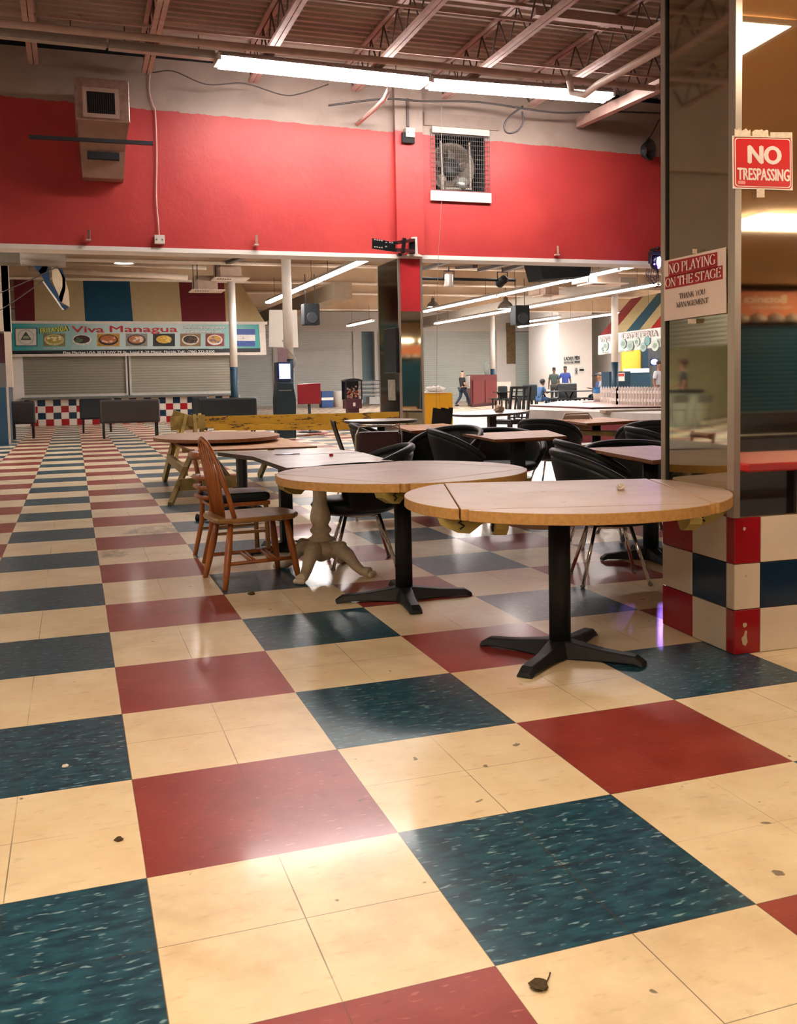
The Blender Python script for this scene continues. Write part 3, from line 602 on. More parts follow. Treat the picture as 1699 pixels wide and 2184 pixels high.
# duct on the red wall
FOIL = mat('foil_wrap', 'c2a79b', .28, .75, var=.25, vs=14, bump=.6, bs=26); DB = mat('duct_board', '9d7c6e', .5, .35, var=.15, vs=5)
r = thing('wall_air_duct', 'foil-wrapped box duct with a black grille stepping down the red wall', 'duct', (0, YW, 0))
g_ = [(160, 155), (277, 170), (275, 262), (160, 250)]
def onw(px, py, y): v = atY(px, py, y); return Vector((v.x, y-YW, v.z))
yf = 12.1
X0, X1 = onw(160, 220, yf).x, onw(276, 220, yf).x; Za, Zb = onw(218, 168, yf).z, onw(218, 258, yf).z
MB().box(X0, X1, yf-YW, -.0, Zb, Za).build('upper_box', FOIL, r, bevel=.01)
m = MB(); lx0, lx1 = onw(176, 380, 12.75).x, onw(264, 380, 12.75).x; lz = onw(220, 380, 12.75).z; mz = onw(222, 318, 12.45).z
m.add([(X0+.02, yf-YW+.02, Zb), (X1-.02, yf-YW+.02, Zb), (X1-.06, -.45, mz), (X0+.05, -.45, mz), (lx0, -.25, lz), (lx1, -.25, lz), (X0+.02, 0, Zb), (X1-.02, 0, Zb), (lx0, 0, lz), (lx1, 0, lz)],
      [(0,1,2,3), (3,2,5,4), (0,3,6), (3,4,8,6), (1,7,2), (2,7,9,5), (4,5,9,8)])
m.build('lower_box', DB, r)
z0, z1, x0, x1 = onw(212, 243, yf).z, onw(212, 197, yf).z, onw(185, 220, yf).x, onw(245, 220, yf).x; f_ = yf-YW-.012
MB().box(x0, x1, f_+.002, f_+.012, z0, z1).build('grille_back', mat('grille_void', '0a0c0f', .6), r)
m = MB()
for k in range(13): x = x0+(x1-x0)*(k+.5)/13; m.box(x-.004, x+.004, f_-.008, f_+.004, z0, z1)
m.build('grille_bars', mat('bar_dark', '2f2c2d', .5), r)
e = .055; MB().box(x0-e, x1+e, f_-.01, f_+.006, z1, z1+e).box(x0-e, x1+e, f_-.01, f_+.006, z0-e, z0).box(x0-e, x0, f_-.01, f_+.006, z0, z1).box(x1, x1+e, f_-.01, f_+.006, z0, z1).build('grille_frame', mat('grille_rim', 'b79c8e', .4, .3), r)
z0, z1 = onw(218, 341, 12.6).z, onw(218, 326, 12.6).z; a_, b_ = onw(186, 333, 12.6).x, onw(254, 333, 12.6).x
m = MB().box(a_, b_, -.46, -.36, z0, z1); m.build('lower_grille', DARK, r)
tag(MB().bar(atY(62, 292, 12.22), atY(326, 306, 12.22), .05, .05).build('strut_bar', mat('strut_dark', '2b2d31', .5)), 'dark strut bar crossing in front of the foil-wrapped duct', 'bar')
# wires and boxes on the wall
def smooth(pts, k=5):
    P_ = [Vector(p) for p in pts]; P_ = [P_[0]*2-P_[1]]+P_+[P_[-1]*2-P_[-2]]; out = []
    for i in range(1, len(P_)-2):
        for j in range(k):
            t = j/k; a, b, c, d = P_[i-1:i+3]; out.append(((b*2)+(c-a)*t+(a*2-b*5+c*4-d)*t*t+(b*3-a-c*3+d)*t**3)*.5)
    return out+[P_[-2]]
def wire(pts, r_, label, col='4a3f3c', cat='wire', name='wall_cable'):
    pts = smooth(pts) if len(pts) > 2 else pts
    return tag(MB().tube(pts, r_, 5).build(name, mat('wire_'+col, col, .5, var=0)), label, cat)
wire([atY(x, y, 12.96) for x, y in ((322, 130), (318, 190), (326, 225), (331, 240), (334, 330), (333, 420), (337, 470), (339, 503))], .012, 'thin white cable running down the red wall to a small box', 'c9a79c')
wire([atY(x, y, 12.5) for x, y in ((325, 155), (370, 152), (440, 180), (520, 178), (600, 202), (640, 200), (700, 180))], .01, 'thin dark cable sagging along the cream wall above the red', '3b302e')
wire([atY(x, y, 12.4) for x, y in ((700, 225), (820, 211), (900, 216), (1020, 218), (1180, 240), (1290, 238), (1413, 242))], .016, 'bundle of dark cables running along the top of the wall to the mirrored column', '2f2828')
wire([atY(x, y, 12.4) for x, y in ((1115, 226), (1085, 250), (1075, 270), (1082, 283), (1102, 280), (1115, 262), (1113, 238))], .016, 'loop of dark cable hanging over the red wall above the fan side', '2f2828')
wire([atY(945, 212, 12.5), atY(941, 240, 12.55), atY(941, 420, 12.55), atY(934, 560, 12.6), atY(932, 700, 12.6), atY(930, 880, 12.6)], .004, 'very thin wire hanging straight down in front of the exhaust fan', '8f7f78')
wire([atY(x, y, 12.9) for x, y in ((1405, 255), (1390, 285), (1378, 300))], .01, 'thin slanting wire leading to the dark cable coil', '2f2828')
m = MB()
for k in range(7):
    c0 = atY(1373+k*.8, 322, 12.9); rr = .11+.012*k; m.tube([c0+Vector((rr*.62*math.cos(t_*PI/6), -.02*k, rr*math.sin(t_*PI/6))) for t_ in range(13)], .012, 4)
tag(m.build('coiled_cable', mat('coil_dark', '1d1a1e', .5)), 'coil of black cable hung high on the red wall by the mirrored column', 'cable')
def wbox(name, label, px, py, w_, h_, col='cfc4bb', y=12.95):
    p = atY(px, py, y); r = thing(name, label, 'box', p); MB().box(-w_/2, w_/2, -.03, .05, -h_/2, h_/2).build('box', mat('box_'+col, col, .5), r, bevel=.006)
    m = MB(); [m.ball((sx*w_*.28, -.033, 0), .012, nu=6, nv=4) for sx in (-1, 1)]; m.build('screws', GREY, r); return r
wbox('junction_box', 'small pale junction box low on the red wall at the end of a cable', 340, 511, .15, .13)
b = wbox('wall_sensor', 'small white box with black base at the top of the red pilaster', 874, 283, .15, .15, y=12.83)
MB().box(-.13, .08, -.0, .05, -.16, .0).build('dark_base', DARK, b)
tag(MB().box(-.02, .02, 0, .03, 0, .45).build('cable_raceway', mat('raceway', '5a4c47', .6)), 'dark raceway strip above the small white box on the pilaster', 'raceway').location = atY(870, 270, 12.87)
for k, (px, py) in enumerate(((189, 502), (546, 513), (1187, 535))):
    p = atY(px, py, 12.95); r = thing('wall_bracket', ['small rusty bracket on the red wall below the duct', 'small rusty bracket on the red wall midway to the pilaster', 'small rusty bracket on the red wall beyond the fan'][k], 'bracket', p)
    MB().bar((0, -.04, -.06), (.01, -.01, .08), .035, .03).build('arm', mat('bracket_rust', '8f6a5c', .5, .3), r); MB().box(-.04, .03, -.06, .03, -.08, -.06).build('foot', mat('bracket_pale', 'b8a094', .5), r)
# TV mount at the pilaster foot
r = thing('television_mount', 'black swivelling television wall mount without a television on the pilaster', 'mount', (0, 0, 0))
P = lambda px, py, y: atY(px, py, y)
MB().slab([P(794, 508, 12.0), P(843, 517, 12.2), P(843, 537, 12.2), P(794, 530, 12.0)], (0, .03, 0)).build('television_plate', mat('mount_black', '0d1216', .35), r)
m = MB()
for px, py in ((799, 511), (804, 512), (809, 512.5), (799, 526.5), (804, 527), (809, 528), (831, 517), (836, 518), (814, 513.5), (814, 528), (823, 517), (823, 526)): v = P(px, py, 11.99); m.box(v.x-.012, v.x+.012, v.y-.008, v.y, v.z-.008, v.z+.008)
m.build('bolt_holes', mat('hole_light', 'b8b2ac', .4), r)
MB().bar(P(843, 518, 12.2), P(880, 512, 12.85), .07, .05).bar(P(843, 533, 12.2), P(880, 536, 12.85), .07, .05).bar(P(862, 508, 12.4), P(858, 540, 12.4), .06, .05).bar(P(852, 540, 12.3), P(852, 546, 12.3), .06, .06).build('swivel_arms', mat('mount_black', '0d1216', .35), r)
MB().bar(P(878, 509, 12.86), P(878, 541, 12.86), .10, .04).build('wall_plate', mat('mount_black', '0d1216', .35), r)
MB().slab([P(877, 506, 12.89), P(889, 505, 12.89), P(891, 541, 12.89), P(902, 545, 12.89), P(902, 547, 12.89), P(868, 546, 12.89), P(868, 542, 12.89), P(877, 541, 12.89)], (0, .012, 0)).build('bare_plaster', mat('bare_patch', 'd7cdc4', .7), r)
# hanging folded flag
r = thing('hanging_flag', 'folded blue, white and yellow cloth hanging in front of the striped awning', 'flag', (0, 0, 0))
FB, FW, FY = mat('flag_blue', '17395c', .8), mat('flag_white', 'c9b79c', .8), mat('flag_yellow', 'b98a2c', .8)
Pf = lambda px, py, dy=0: atY(px, py, 21+dy)
def strip(pts, m_, nme): MB().slab([Pf(x, y) for x, y in pts], (0, .03, 0)).build(nme, m_, r)
strip([(70, 566), (103, 566), (107, 600), (125, 628), (124, 640), (105, 615), (88, 588)], FB, 'blue_fold')
strip([(92, 566), (103, 566), (96, 584), (88, 586), (82, 578)], FY, 'yellow_band')
strip([(110, 570), (126, 575), (137, 590), (146, 620), (149, 655), (128, 642), (124, 628), (112, 600)], FW, 'white_fold')
strip([(124, 572), (132, 574), (139, 592), (140, 615), (132, 645), (122, 642), (133, 612), (133, 592)], FB, 'dark_fold'); strip([(125, 643), (132, 648), (146, 655), (139, 662), (131, 655)], FB, 'blue_tip')
strip([(90, 600), (93, 600), (137, 660), (133, 661)], WHITEP, 'white_hem')
for x0, y0, x1, y1 in ((0, 625, 140, 560), (0, 662, 92, 598)): wire([atY(x0, y0, 20.8), atY((x0+x1)/2, (y0+y1)/2+2, 20.9), atY(x1, y1, 21)], .012, 'guy line slanting up towards the hanging flag%s' % (' from the left column, lower one' if y1 > 570 else ', upper one'), '4a3f3c')
pipe([atY(20, 556, 21), atY(140, 560, 21)], .1, 'stacked grey pipes under the header above the hanging flag', mat('pipe_grey', '8e8278', .5)); pipe([atY(22, 544, 20.5), atY(140, 548, 20.5)], .09, 'upper one of the grey pipes right under the header', mat('pipe_grey', '8e8278', .5))
tag(MB().box(-4, atY(42, 540, 17).x, 17, 17.5, atY(20, 560, 17).z, 3.9).build('duct_end_box', mat('box_green_grey', '6f6a5c', .7)), 'grey-green box duct at the top corner under the header', 'duct')
# ------------------------------------------------------------------ near furniture
def lamtop(t):
    c = t.mix(t.ramp(t.noise(2.5, 5, .6), .35, .7), lin('a99183'), lin('b8a193'))
    o = t.xyz(t.obj()); d = t.math('SUBTRACT', 1, t.math('ADD', t.math('POWER', t.math('DIVIDE', t.math('ADD', o[0], .08), .33), 2), t.math('POWER', t.math('DIVIDE', t.math('ADD', o[1], -.02), .16), 2)))
    cr = t.ramp(t.math('ADD', d, t.math('MULTIPLY', t.math('SUBTRACT', t.noise(22, 6, .8), .5), 3.6)), .85, 1.15, 0, .6)
    c = t.mix(cr, c, lin('96704f')); c = t.mix(t.ramp(t.noise(25, 2, .4), .755, .775, 0, .7), c, lin('6a4a36'))
    t.l.new(c, t.b.inputs['Base Color']); t.l.new(t.ramp(t.noise(4, 5, .6), .3, .7, .38, .5), t.b.inputs['Roughness']); t.b.inputs['Specular IOR Level'].default_value = .25
LAM = custom('laminate_top', lamtop, .3)
PB = mat('particle_board_edge', 'b98d52', .6, var=.22, vs=55)
YBR = mat('yellowed_bracket', '9a8c4c', .5, var=.2)
def xbase(parent, rot, L=.38, off=(0, 0), n=4, m=BLACK, h=.055, w_=.075):
    for k in range(n):
        a = rot+k*2*PI/n; d = Vector((math.cos(a), math.sin(a), 0)); s_ = Vector((-d.y, d.x, 0)); o = Vector((off[0], off[1], 0)); mb = MB()
        prof = [(.0, .062, .08, .0), (.06, .06, h+.02, .0), (L*.5, .045, h, .008), (L*.9, .042, h*.8, .012), (L, .038, h*.35, .0)]
        vs = []
        for r_, hw, zt, zb in prof: vs += [o+d*r_-s_*hw+Vector((0, 0, zb)), o+d*r_+s_*hw+Vector((0, 0, zb)), o+d*r_+s_*hw*.6+Vector((0, 0, zt)), o+d*r_-s_*hw*.6+Vector((0, 0, zt))]
        fs = [(0, 1, 2, 3), (16, 19, 18, 17)]
        for i in range(4): fs += [(4*i+j, 4*i+4+j, 4*i+4+(j+1) % 4, 4*i+(j+1) % 4) for j in range(4)]
        mb.add(vs, fs); mb.build('foot', m, parent, bevel=.006)
def round_table(label, c_, rot, base_rot, dropped=(), H=.75, R=.72, a=.515, post_off=(0, 0), th=.046):
    r = thing('round_table', label, 'table', (c_[0], c_[1], 0), rot, 'round drop-leaf tables')
    MB().prism([(-a, -a), (a, -a), (a, a), (-a, a)], H-th, H, 0, 1).build('centre_top', [LAM, PB], r, bevel=.003)
    for k in range(4):
        b_ = a-.028; y_ = math.sqrt(R*R-b_*b_); a1 = math.atan2(b_, y_); g_ = .006
        arc = [(R*math.cos(-a1+2*a1*i/24), R*math.sin(-a1+2*a1*i/24)) for i in range(25)]
        poly = [(a+g_, -b_)]+arc+[(a+g_, b_)]
        Tm = Matrix.Rotation(k*PI/2, 4, 'Z')
        if k in dropped: Tm = Tm @ Matrix.Translation((a+.02, 0, H-th)) @ Matrix.Rotation(math.radians(88), 4, 'Y') @ Matrix.Translation((-a-.01, 0, -H+th/2))
        lf = MB().prism(poly, H-th, H, 0, 1, T=Tm).build('leaf', [LAM, PB], r, bevel=.003)
        if k in dropped: continue
        ca = k*PI/2
        for sy in (-1, 1):
            m = MB(); T2 = Matrix.Rotation(ca, 4, 'Z') @ Matrix.Translation((a-.01, sy*(a-.13), H-th))
            m.slab([T2 @ Vector(v) for v in ((-.1, 0, 0), (.1, 0, 0), (.09, 0, -.025), (.02, 0, -.06), (-.03, 0, -.065), (-.09, 0, -.02))], T2.to_3x3() @ Vector((0, .05, 0)))
            m.build('leaf_bracket', YBR, lf)
        for sy in (-1, 1):
            m = MB(); T2 = Matrix.Rotation(ca, 4, 'Z') @ Matrix.Translation((a-.01, sy*(a-.13), H-th)); yy = -.004 if sy < 0 else .054
            m.tube([T2 @ Vector(v) for v in ((.0, yy, -.008), (.015, yy, -.018), (-.008, yy, -.032), (.01, yy, -.045))], .005, 5); m.build('latch', BLACK, lf)
    po = Vector((post_off[0], post_off[1], 0)); m = MB().tube([po+Vector((0, 0, .06)), po+Vector((0, 0, H-th-.03))], .05, 20).build('post', BLACK, r)
    MB().box(po.x-.25, po.x+.25, po.y-.03, po.y+.03, H-th-.03, H-th).box(po.x-.03, po.x+.03, po.y-.25, po.y+.25, H-th-.03, H-th).build('top_spider', BLACK, r)
    xbase(r, base_rot-rot, .40, po.xy); return r
R_ = math.radians
T1 = round_table('large round table with a yellow-brown edge, nearest the mirrored column', (1.955, 1.42), R_(-17), R_(40), R=.73, dropped=(1,), post_off=(-.03, -.01))
T2 = round_table('second round table set just behind the nearest one, all leaves raised', (1.64, 2.83), R_(28), R_(-9))
# crumpled paper and red cap
def blob(name, label, cat, loc, r_, m_, seed=1, flat=.7):
    random.seed(seed); mb = MB().ball((0, 0, r_*flat*.8), r_, nu=12, nv=9, sz=flat); mb.v = [tuple(Vector(v)*random.uniform(.72, 1.2)) for v in mb.v]; mb.v = [(x, y, max(z, 0)) for x, y, z in mb.v]
    mb.sm = [False]*len(mb.sm); o = tag(mb.build(name, m_), label, cat); o.location = loc; return o
PAP = mat('crumpled_paper', 'd9cdc6', .6); blob('crumpled_paper', 'small crumpled white paper on the nearest round table', 'litter', atZ(1324, 1045, .75), .022, PAP, 4)
def plytop(t):
    o = t.obj(); g = t.noise(7, 5, .65, o, (1.0, .09, 1)); c = t.mix(t.ramp(g, .35, .68), lin('b07a4e'), lin('d0a274')); c = t.mix(t.ramp(t.noise(3, 5, .7, o), .6, .72, 0, .3), c, lin('8a5334'))
    t.l.new(c, t.b.inputs['Base Color'])
PLY = custom('plywood', plytop, .5); PLYE = mat('plywood_edge', '8d5a38', .7, var=.3, vs=40)
def greytop(t):
    o = t.obj(); c = t.mix(t.ramp(t.noise(3, 6, .65, o), .35, .7), lin('8e8a86'), lin('b5aeaa')); c = t.mix(t.ramp(t.noise(9, 5, .75, o, (.3, 1.4, 1)), .66, .74, 0, .6), c, lin('d9cfc8'))
    t.l.new(c, t.b.inputs['Base Color']); t.l.new(t.ramp(t.noise(5, 4, .6, o), .3, .7, .285, .36), t.b.inputs['Roughness'])
GT = custom('worn_grey_laminate', greytop, .2); GE = mat('broken_edge', '4f4238', .8, var=.35, vs=30)
def poly_table(name, label, pts, H, th, mats, post=None, pr=.045, base='x', rot=0., L=.34, cat='table', group=None, square=False, under=.0):
    """a flat top given by its corners on the plane z=H, on a pedestal at post"""
    c_ = sum((Vector(p) for p in pts), Vector((0, 0, 0)))/len(pts); post = Vector(post) if post else c_; post = Vector((post.x, post.y, 0))
    r = thing(name, label, cat, (post.x, post.y, 0), 0, group); pl = [(p.x-post.x, p.y-post.y) for p in pts]
    if sum(pl[i][0]*pl[(i+1) % len(pl)][1]-pl[(i+1) % len(pl)][0]*pl[i][1] for i in range(len(pl))) < 0: pl = pl[::-1]
    MB().prism(pl, H-th, H, 0, 1).build('table_top', mats, r)
    if under: MB().prism([(x*.9+.03, y*.86+.02) for x, y in pl], H-th-under, H-th, 0, 0).build('under_board', [mats[1]], r)
    if pr:
        if square: MB().box(-pr, pr, -pr, pr, .03, H-th-under-.001).build('post', BLACK, r, bevel=.005)
        else: MB().tube([(0, 0, .03), (0, 0, H-th-under-.001)], pr, 16).build('post', BLACK, r)
        MB().box(-.16, .16, -.16, .16, H-th-under-.02, H-th-under).build('mounting_plate', BLACK, r)
        xbase(r, rot, L)
    return r
# grey worn tables
g1 = [atZ(611, 998, .75), atZ(846, 985, .75), atZ(773, 965, .75), atZ(537, 973, .75)]
ped = atZ(686, 1222, 0)
r = poly_table('worn_table', 'worn grey table top on an ornate white cast pedestal', g1, .75, .028, [GT, GE], ped, pr=0)
WC = mat('white_cast_iron', 'cdbfa8', .5, var=.25, vs=9, bump=.5, bs=26)
MB().lathe([(.065, .20), (.075, .22), (.085, .235), (.062, .25), (.056, .265), (.07, .28), (.072, .295), (.058, .31), (.052, .325), (.06, .34), (.068, .36), (.069, .385), (.062, .42), (.05, .46), (.045, .52), (.042, .66), (.05, .70), (.052, .72)], n=24).build('column', WC, r)
m = MB(); [m.bar((.042*math.cos(a), .042*math.sin(a), .48), (.04*math.cos(a), .04*math.sin(a), .70), .009, .009) for a in [k*PI/5 for k in range(10)]]; m.build('fluting', WC, r)
MB().lathe([(.02, .08), (.10, .12), (.14, .17), (.11, .205), (.08, .215)], n=20).build('hub', WC, r)
for a_ in (-125, -46, 52, 128):
    a = R_(a_); d = Vector((math.cos(a), math.sin(a), 0)); P_ = lambda r_, z: d*r_+Vector((0, 0, z)); m = MB()
    m.tube([P_(.06, .16), P_(.14, .17), P_(.21, .13), P_(.26, .07), P_(.31, .035), P_(.37, .03)], [.06, .055, .045, .035, .03, .034], 10)
    s_ = Vector((-d.y, d.x, 0))
    for q in (-1, 0, 1): m.ball(tuple(P_(.385, .02)+s_*q*.022), .02, nu=8, nv=6)
    m.ball(tuple(P_(.16, .2)), .035, nu=8, nv=6, sz=.7)
    m.build('claw_foot', WC, r)
MB().box(-.2, .2, -.15, .15, .70, .722).build('mounting_plate', BLACK, r)
g2 = [atZ(464, 964, .75), atZ(537, 973, .75), atZ(773, 965, .75)+Vector((0, .05, 0)), atZ(700, 956, .75)]
poly_table('worn_table', 'second worn grey table, chipped edge, joined behind the white-pedestal one', g2, .749, .03, [GT, GE], atZ(612, 1174, 0), pr=.045, square=True, rot=R_(20), L=.33)
m = MB().box(-.012, .012, -.012, .012, 0, .018); tag(m.build('red_bottle_cap', mat('cap_red', 'b01d2c', .4), bevel=.003), 'small red cap lying on the worn grey table', 'cap').location = atZ(706, 973, .75)
tag(MB().box(-.09, .09, -.03, .03, 0, .004).build('painted_glint', mat('glint_sheet', 'c5c0d8', .12, .6)), 'painted wrapper catching violet light on the worn grey table', 'wrapper').location = atZ(612, 969, .75)  # flat pale sheet, a whitish reflection painted onto the table
# ply board on a pale wooden sawhorse, and an oval top
HP = .55
b4 = [atZ(413, 961, HP), atZ(676, 951.6, HP), atZ(600, 933.5, HP), atZ(366, 943, HP)]
r = thing('plywood_board', 'pale plywood board laid on a sawhorse behind the wooden chairs', 'board', (b4[0].x, b4[0].y, 0)); o_ = Vector((b4[0].x, b4[0].y, 0))
MB().prism([(p.x-o_.x, p.y-o_.y) for p in b4], HP-.02, HP, 0, 1).build('sheet', [PLY, PLYE], r)
SW = mat('sawhorse_wood', '96804e', .75, var=.35, vs=9, bump=.3, bs=20)
r = thing('sawhorse', 'pale wooden sawhorse holding the plywood board', 'sawhorse', (b4[0].x, b4[0].y, 0))
n1, n2 = b4[0]+Vector((.0, .0, -.02)), b4[3]+Vector((0, 0, -.02)); f1, f2 = atZ(362, 1079, 0), atZ(350, 1026, 0); z_ = Vector((0, 0, -.01))
for a, b_ in ((n1.lerp(n2, .06), f1), (n1.lerp(n2, .94), f2)): MB().bar(a-o_+z_, b_-o_, .12, .045, up=(1, 0, 0)).build('leg', SW, r)
dx = Vector((1.25, -.1, 0))
for a, b_ in ((n1.lerp(n2, .06)+Vector((.18, .05, 0)), atZ(512, 1050, 0)), (n1.lerp(n2, .9)+dx, f2+dx)): MB().bar(a-o_+z_, b_-o_, .10, .04, up=(1, 0, 0)).build('leg', SW, r)
c1, c2 = n1.lerp(f1, .36), n2.lerp(f2, .36); MB().bar(c1-o_, c2-o_, .05, .10).build('brace', SW, r)
c1 = n1.lerp(f1, .62); MB().bar(c1-o_, c1-o_+Vector((.62, .12, -.0)), .04, .13).build('lower_brace', SW, r); MB().bar(n1.lerp(n2, .5)-o_+z_*3, n1.lerp(n2, .5)-o_+dx+z_*3, .12, .05).build('top_rail', SW, r)
ov = thing('oval_table_top', 'long oval brown table top lying over the plywood board', 'table top', (0, 0, 0)); zt = HP+.075
ctr = (atZ(326, 931, zt)+atZ(595, 926, zt))/2; hx = (atZ(595, 926, zt)-atZ(326, 931, zt))/2; near_, far_ = atZ(455, 938, zt), atZ(470, 920, zt); hy = (far_-near_)/2; ctr = (ctr+(near_+far_)/2)/2
ov.location = (ctr.x, ctr.y, 0)
MB().prism([(hx.x*math.cos(a)+hy.x*math.sin(a), hx.y*math.cos(a)+hy.y*math.sin(a)) for a in [2*PI*k/48 for k in range(48)]], zt-.04, zt, 0, 1).build('top', [mat('oval_brown', '9c7458', .35, var=.15), PLYE], ov)
MB().box(-.3, .3, -.05, .05, HP, zt-.04).build('batten', SW, ov)
bp = atZ(519, 1112, 0); r = thing('pedestal_base', 'black cast pedestal with curled feet standing without a top under the plywood', 'pedestal', bp); CI = mat('black_cast', '15181c', .4, bump=.3)
MB().lathe([(.07, .10), (.055, .16), (.05, .2), (.052, .58), (.06, .59)], n=8, smooth=False).build('post', CI, r)
for a_ in (-130, -35, 50, 150):
    a = R_(a_); d = Vector((math.cos(a), math.sin(a), 0)); MB().tube([d*r_+Vector((0, 0, z)) for r_, z in ((.02, .12), (.12, .14), (.22, .10), (.3, .045), (.40, .03), (.46, .035))], [.05, .045, .035, .03, .028, .035], 8).build('curled_foot', CI, r)
# yellow barricade beam and its trestle
YP = custom('chipped_yellow_paint', lambda t: (lambda c: (t.l.new(c, t.b.inputs['Base Color'])))(t.mix(t.ramp(t.noise(6, 8, .78, t.obj(), (.3, 1, 2.2)), .545, .575), t.mix(t.ramp(t.noise(1.5, 3, .5), .4, .6), lin('b8891c'), lin('cd9f2a')), lin('4a3318'))), .55)
a, b_ = atD(420, 901, 15.9), atD(851, 891, 15.7)
tag(MB().bar(a, b_, .04, .19).build('barricade_beam', YP), 'chipped yellow plank barrier stretched across to the red pillar', 'barrier')
tag(MB().bar(a.lerp(b_, .08)+Vector((.0, -.12, -.08)), a.lerp(b_, .75)+Vector((0, -.12, -.12)), .04, .1).build('barricade_beam', YP), 'lower chipped yellow plank lying along the barrier plank', 'barrier')
r = thing('trestle', 'old yellowish wooden trestle holding up the end of the yellow plank', 'trestle', Vector((a.x, a.y, 0))); o_ = Vector((a.x, a.y, 0)); RW = mat('rotten_yellow_wood', '99803f', .8, var=.45, vs=7, bump=.3)
for dx_, dy_, sx in ((-.35, -.2, -.18), (-.10, -.2, .1), (-.35, .25, -.18), (.12, .25, .2)): MB().bar((dx_*.5, dy_*.3, .78), (dx_+sx*.4, dy_*2, 0), .14, .05, up=(1, 0, 0)).build('leg', RW, r)
MB().bar((-.42, -.06, .66), (.12, -.06, .68), .05, .22).build('cross_board', RW, r); MB().bar((-.38, 0, .80), (.0, -.1, .66), .06, .16).build('top_block', RW, r)

# square plywood tables
ptab = [('square plywood table behind the maroon chair', [(835, 908), (875, 919), (1010, 912), (945, 903)]),
        ('square plywood table in the middle, in front of a black tub chair', [(985, 925), (1055, 937.5), (1208, 930), (1165, 917)]),
        ('orange plywood table beside the mirrored column', [(1246, 955.6), (1391, 982), (1530, 966), (1395, 950)]),
        ('small plywood table in front of the beige folding chair', [(1185, 894), (1250, 903), (1362, 896.5), (1290, 890)])]
posts = [None, (1112, 1012), (1410, 1170), None]
for k, (lab, pp) in enumerate(ptab):
    poly_table('plywood_table', lab, [atZ(x, y, .75) for x, y in pp], .75, .022, [PLY, PLYE], None, pr=.055, square=(k == 1), rot=R_([20, 5, -12, 30][k]), L=.36, group=None, under=.018)
p = [atZ(x, y, .75) for x, y in ((735, 892), (790, 901.5), (890, 893.5), (800, 889.5))]; c_ = atZ(812, 895.5, .75); rr = .5
poly_table('round_grey_table', 'round grey table with a dark edge behind the maroon chair and plywood table', [c_+Vector((rr*math.cos(a), rr*math.sin(a), 0)) for a in [2*PI*k/32 for k in range(32)]], .75, .035, [GT, mat('dark_rim', '3a322c', .6)], None, pr=.055, L=.38)
p = [atZ(x, y, .75) for x, y in ((970, 882.5), (1040, 884), (1138, 875.5), (1040, 873))]; c_ = sum(p, Vector())/4
poly_table('dark_oval_table', 'dark-edged oval table standing alone before the red cabinet', [c_+(p[2]-p[0])*.5*math.cos(a)+(p[3]-p[1])*.42*math.sin(a) for a in [2*PI*k/32 for k in range(32)]], .75, .035, [mat('brown_grey_top', '8a766c', .25, var=.2), mat('dark_rim', '3a322c', .6)], atZ(1040, 975, 0)*0+c_, pr=.06, square=True, L=.4)
blob('crumpled_tissue', 'crumpled tissue on the dark-edged oval table', 'litter', atZ(1064, 879, .75), .09, mat('tissue_dirty', '9d8878', .8), 8)

# ------------------------------------------------------------------ chairs
def tub_chair():
    r = thing('tub_chair', '', 'chair')
    H0, H1 = .40, .80; m = MB(); na, nv = 21, 6; A = 112
    vs = []
    for j in range(nv+1):
        v = j/nv
        for i in range(na):
            u = -1+2*i/(na-1); a = PI+R_(A*u); top = H1-.24*abs(u)**2.2; z = H0+(top-H0)*v; rad = .235+.075*v**.8; rad *= (1+.10*(1-abs(u))*v)
            vs.append((rad*math.cos(a)*1.02, rad*math.sin(a)*1.08, z))
    m.add(vs, [(j*na+i, j*na+i+1, (j+1)*na+i+1, (j+1)*na+i) for j in range(nv) for i in range(na-1)], 0, True)
    bk = m.build('backrest', VINYL, r, solid=.045, sub=1)
    rim = [Vector(vs[nv*na+i])+Vector((0, 0, .012)) for i in range(na)]; MB().tube(rim, .026, 8).build('rim_piping', VINYLE, bk)
    MB().lathe([(.0, .36), (.2, .365), (.265, .39), (.285, .43), (.26, .465), (.15, .475), (.0, .478)], n=28, T=Matrix.Translation((.045, 0, 0))).build('seat', VINYL, r)
    m = MB(); m.tube([(.13*math.cos(a), .13*math.sin(a), .355) for a in [k*PI/8 for k in range(17)]], .01, 5)
    m.build('swivel_ring', CHROME, r)
    for k in range(4):
        a = PI/4+k*PI/2; m = MB().tube([(.15*math.cos(a), .15*math.sin(a), .365), (.29*math.cos(a), .29*math.sin(a), .012)], .0115, 8); lg = m.build('leg', CHROME, r); MB().ball((.292*math.cos(a), .292*math.sin(a), .012), .017, nu=8, nv=5, sz=.7).build('glide', GREY, lg)
    return r
tub = tub_chair(); first = True
def put_tub(px, py, face, label, z=.80, s=1.):
    global first
    p = atZ(px, py, z); f = Vector((math.cos(R_(face)), math.sin(R_(face)), 0)); c_ = p+f*.30*s; c_.z = 0
    if first: o = tub; first = False; o.location = c_; o.rotation_euler = (0, 0, R_(face)); o['label'] = label
    else: o = dup(tub, c_, R_(face), label)
    o['group'] = 'black vinyl tub chairs'; o.scale = (s, s, z/.80)
    return o
put_tub(862, 956, 170, 'black vinyl tub chair tucked behind the second round table, facing the grey tables', s=1.05)
put_tub(925, 921, -15, 'black tub chair with piping turned sideways between the two plywood tables')
put_tub(1055, 918, -105, 'wide black tub chair facing the camera behind the middle plywood table', z=.73, s=1.3)
put_tub(1150, 899, 40, 'black tub chair with chrome legs behind the middle plywood table corner, back towards the camera')
put_tub(1195, 968, -18, 'black tub chair just beyond the nearest round table')
put_tub(1330, 946, -100, 'wide black tub chair behind the orange plywood table by the mirrored column', z=.72, s=1.35)
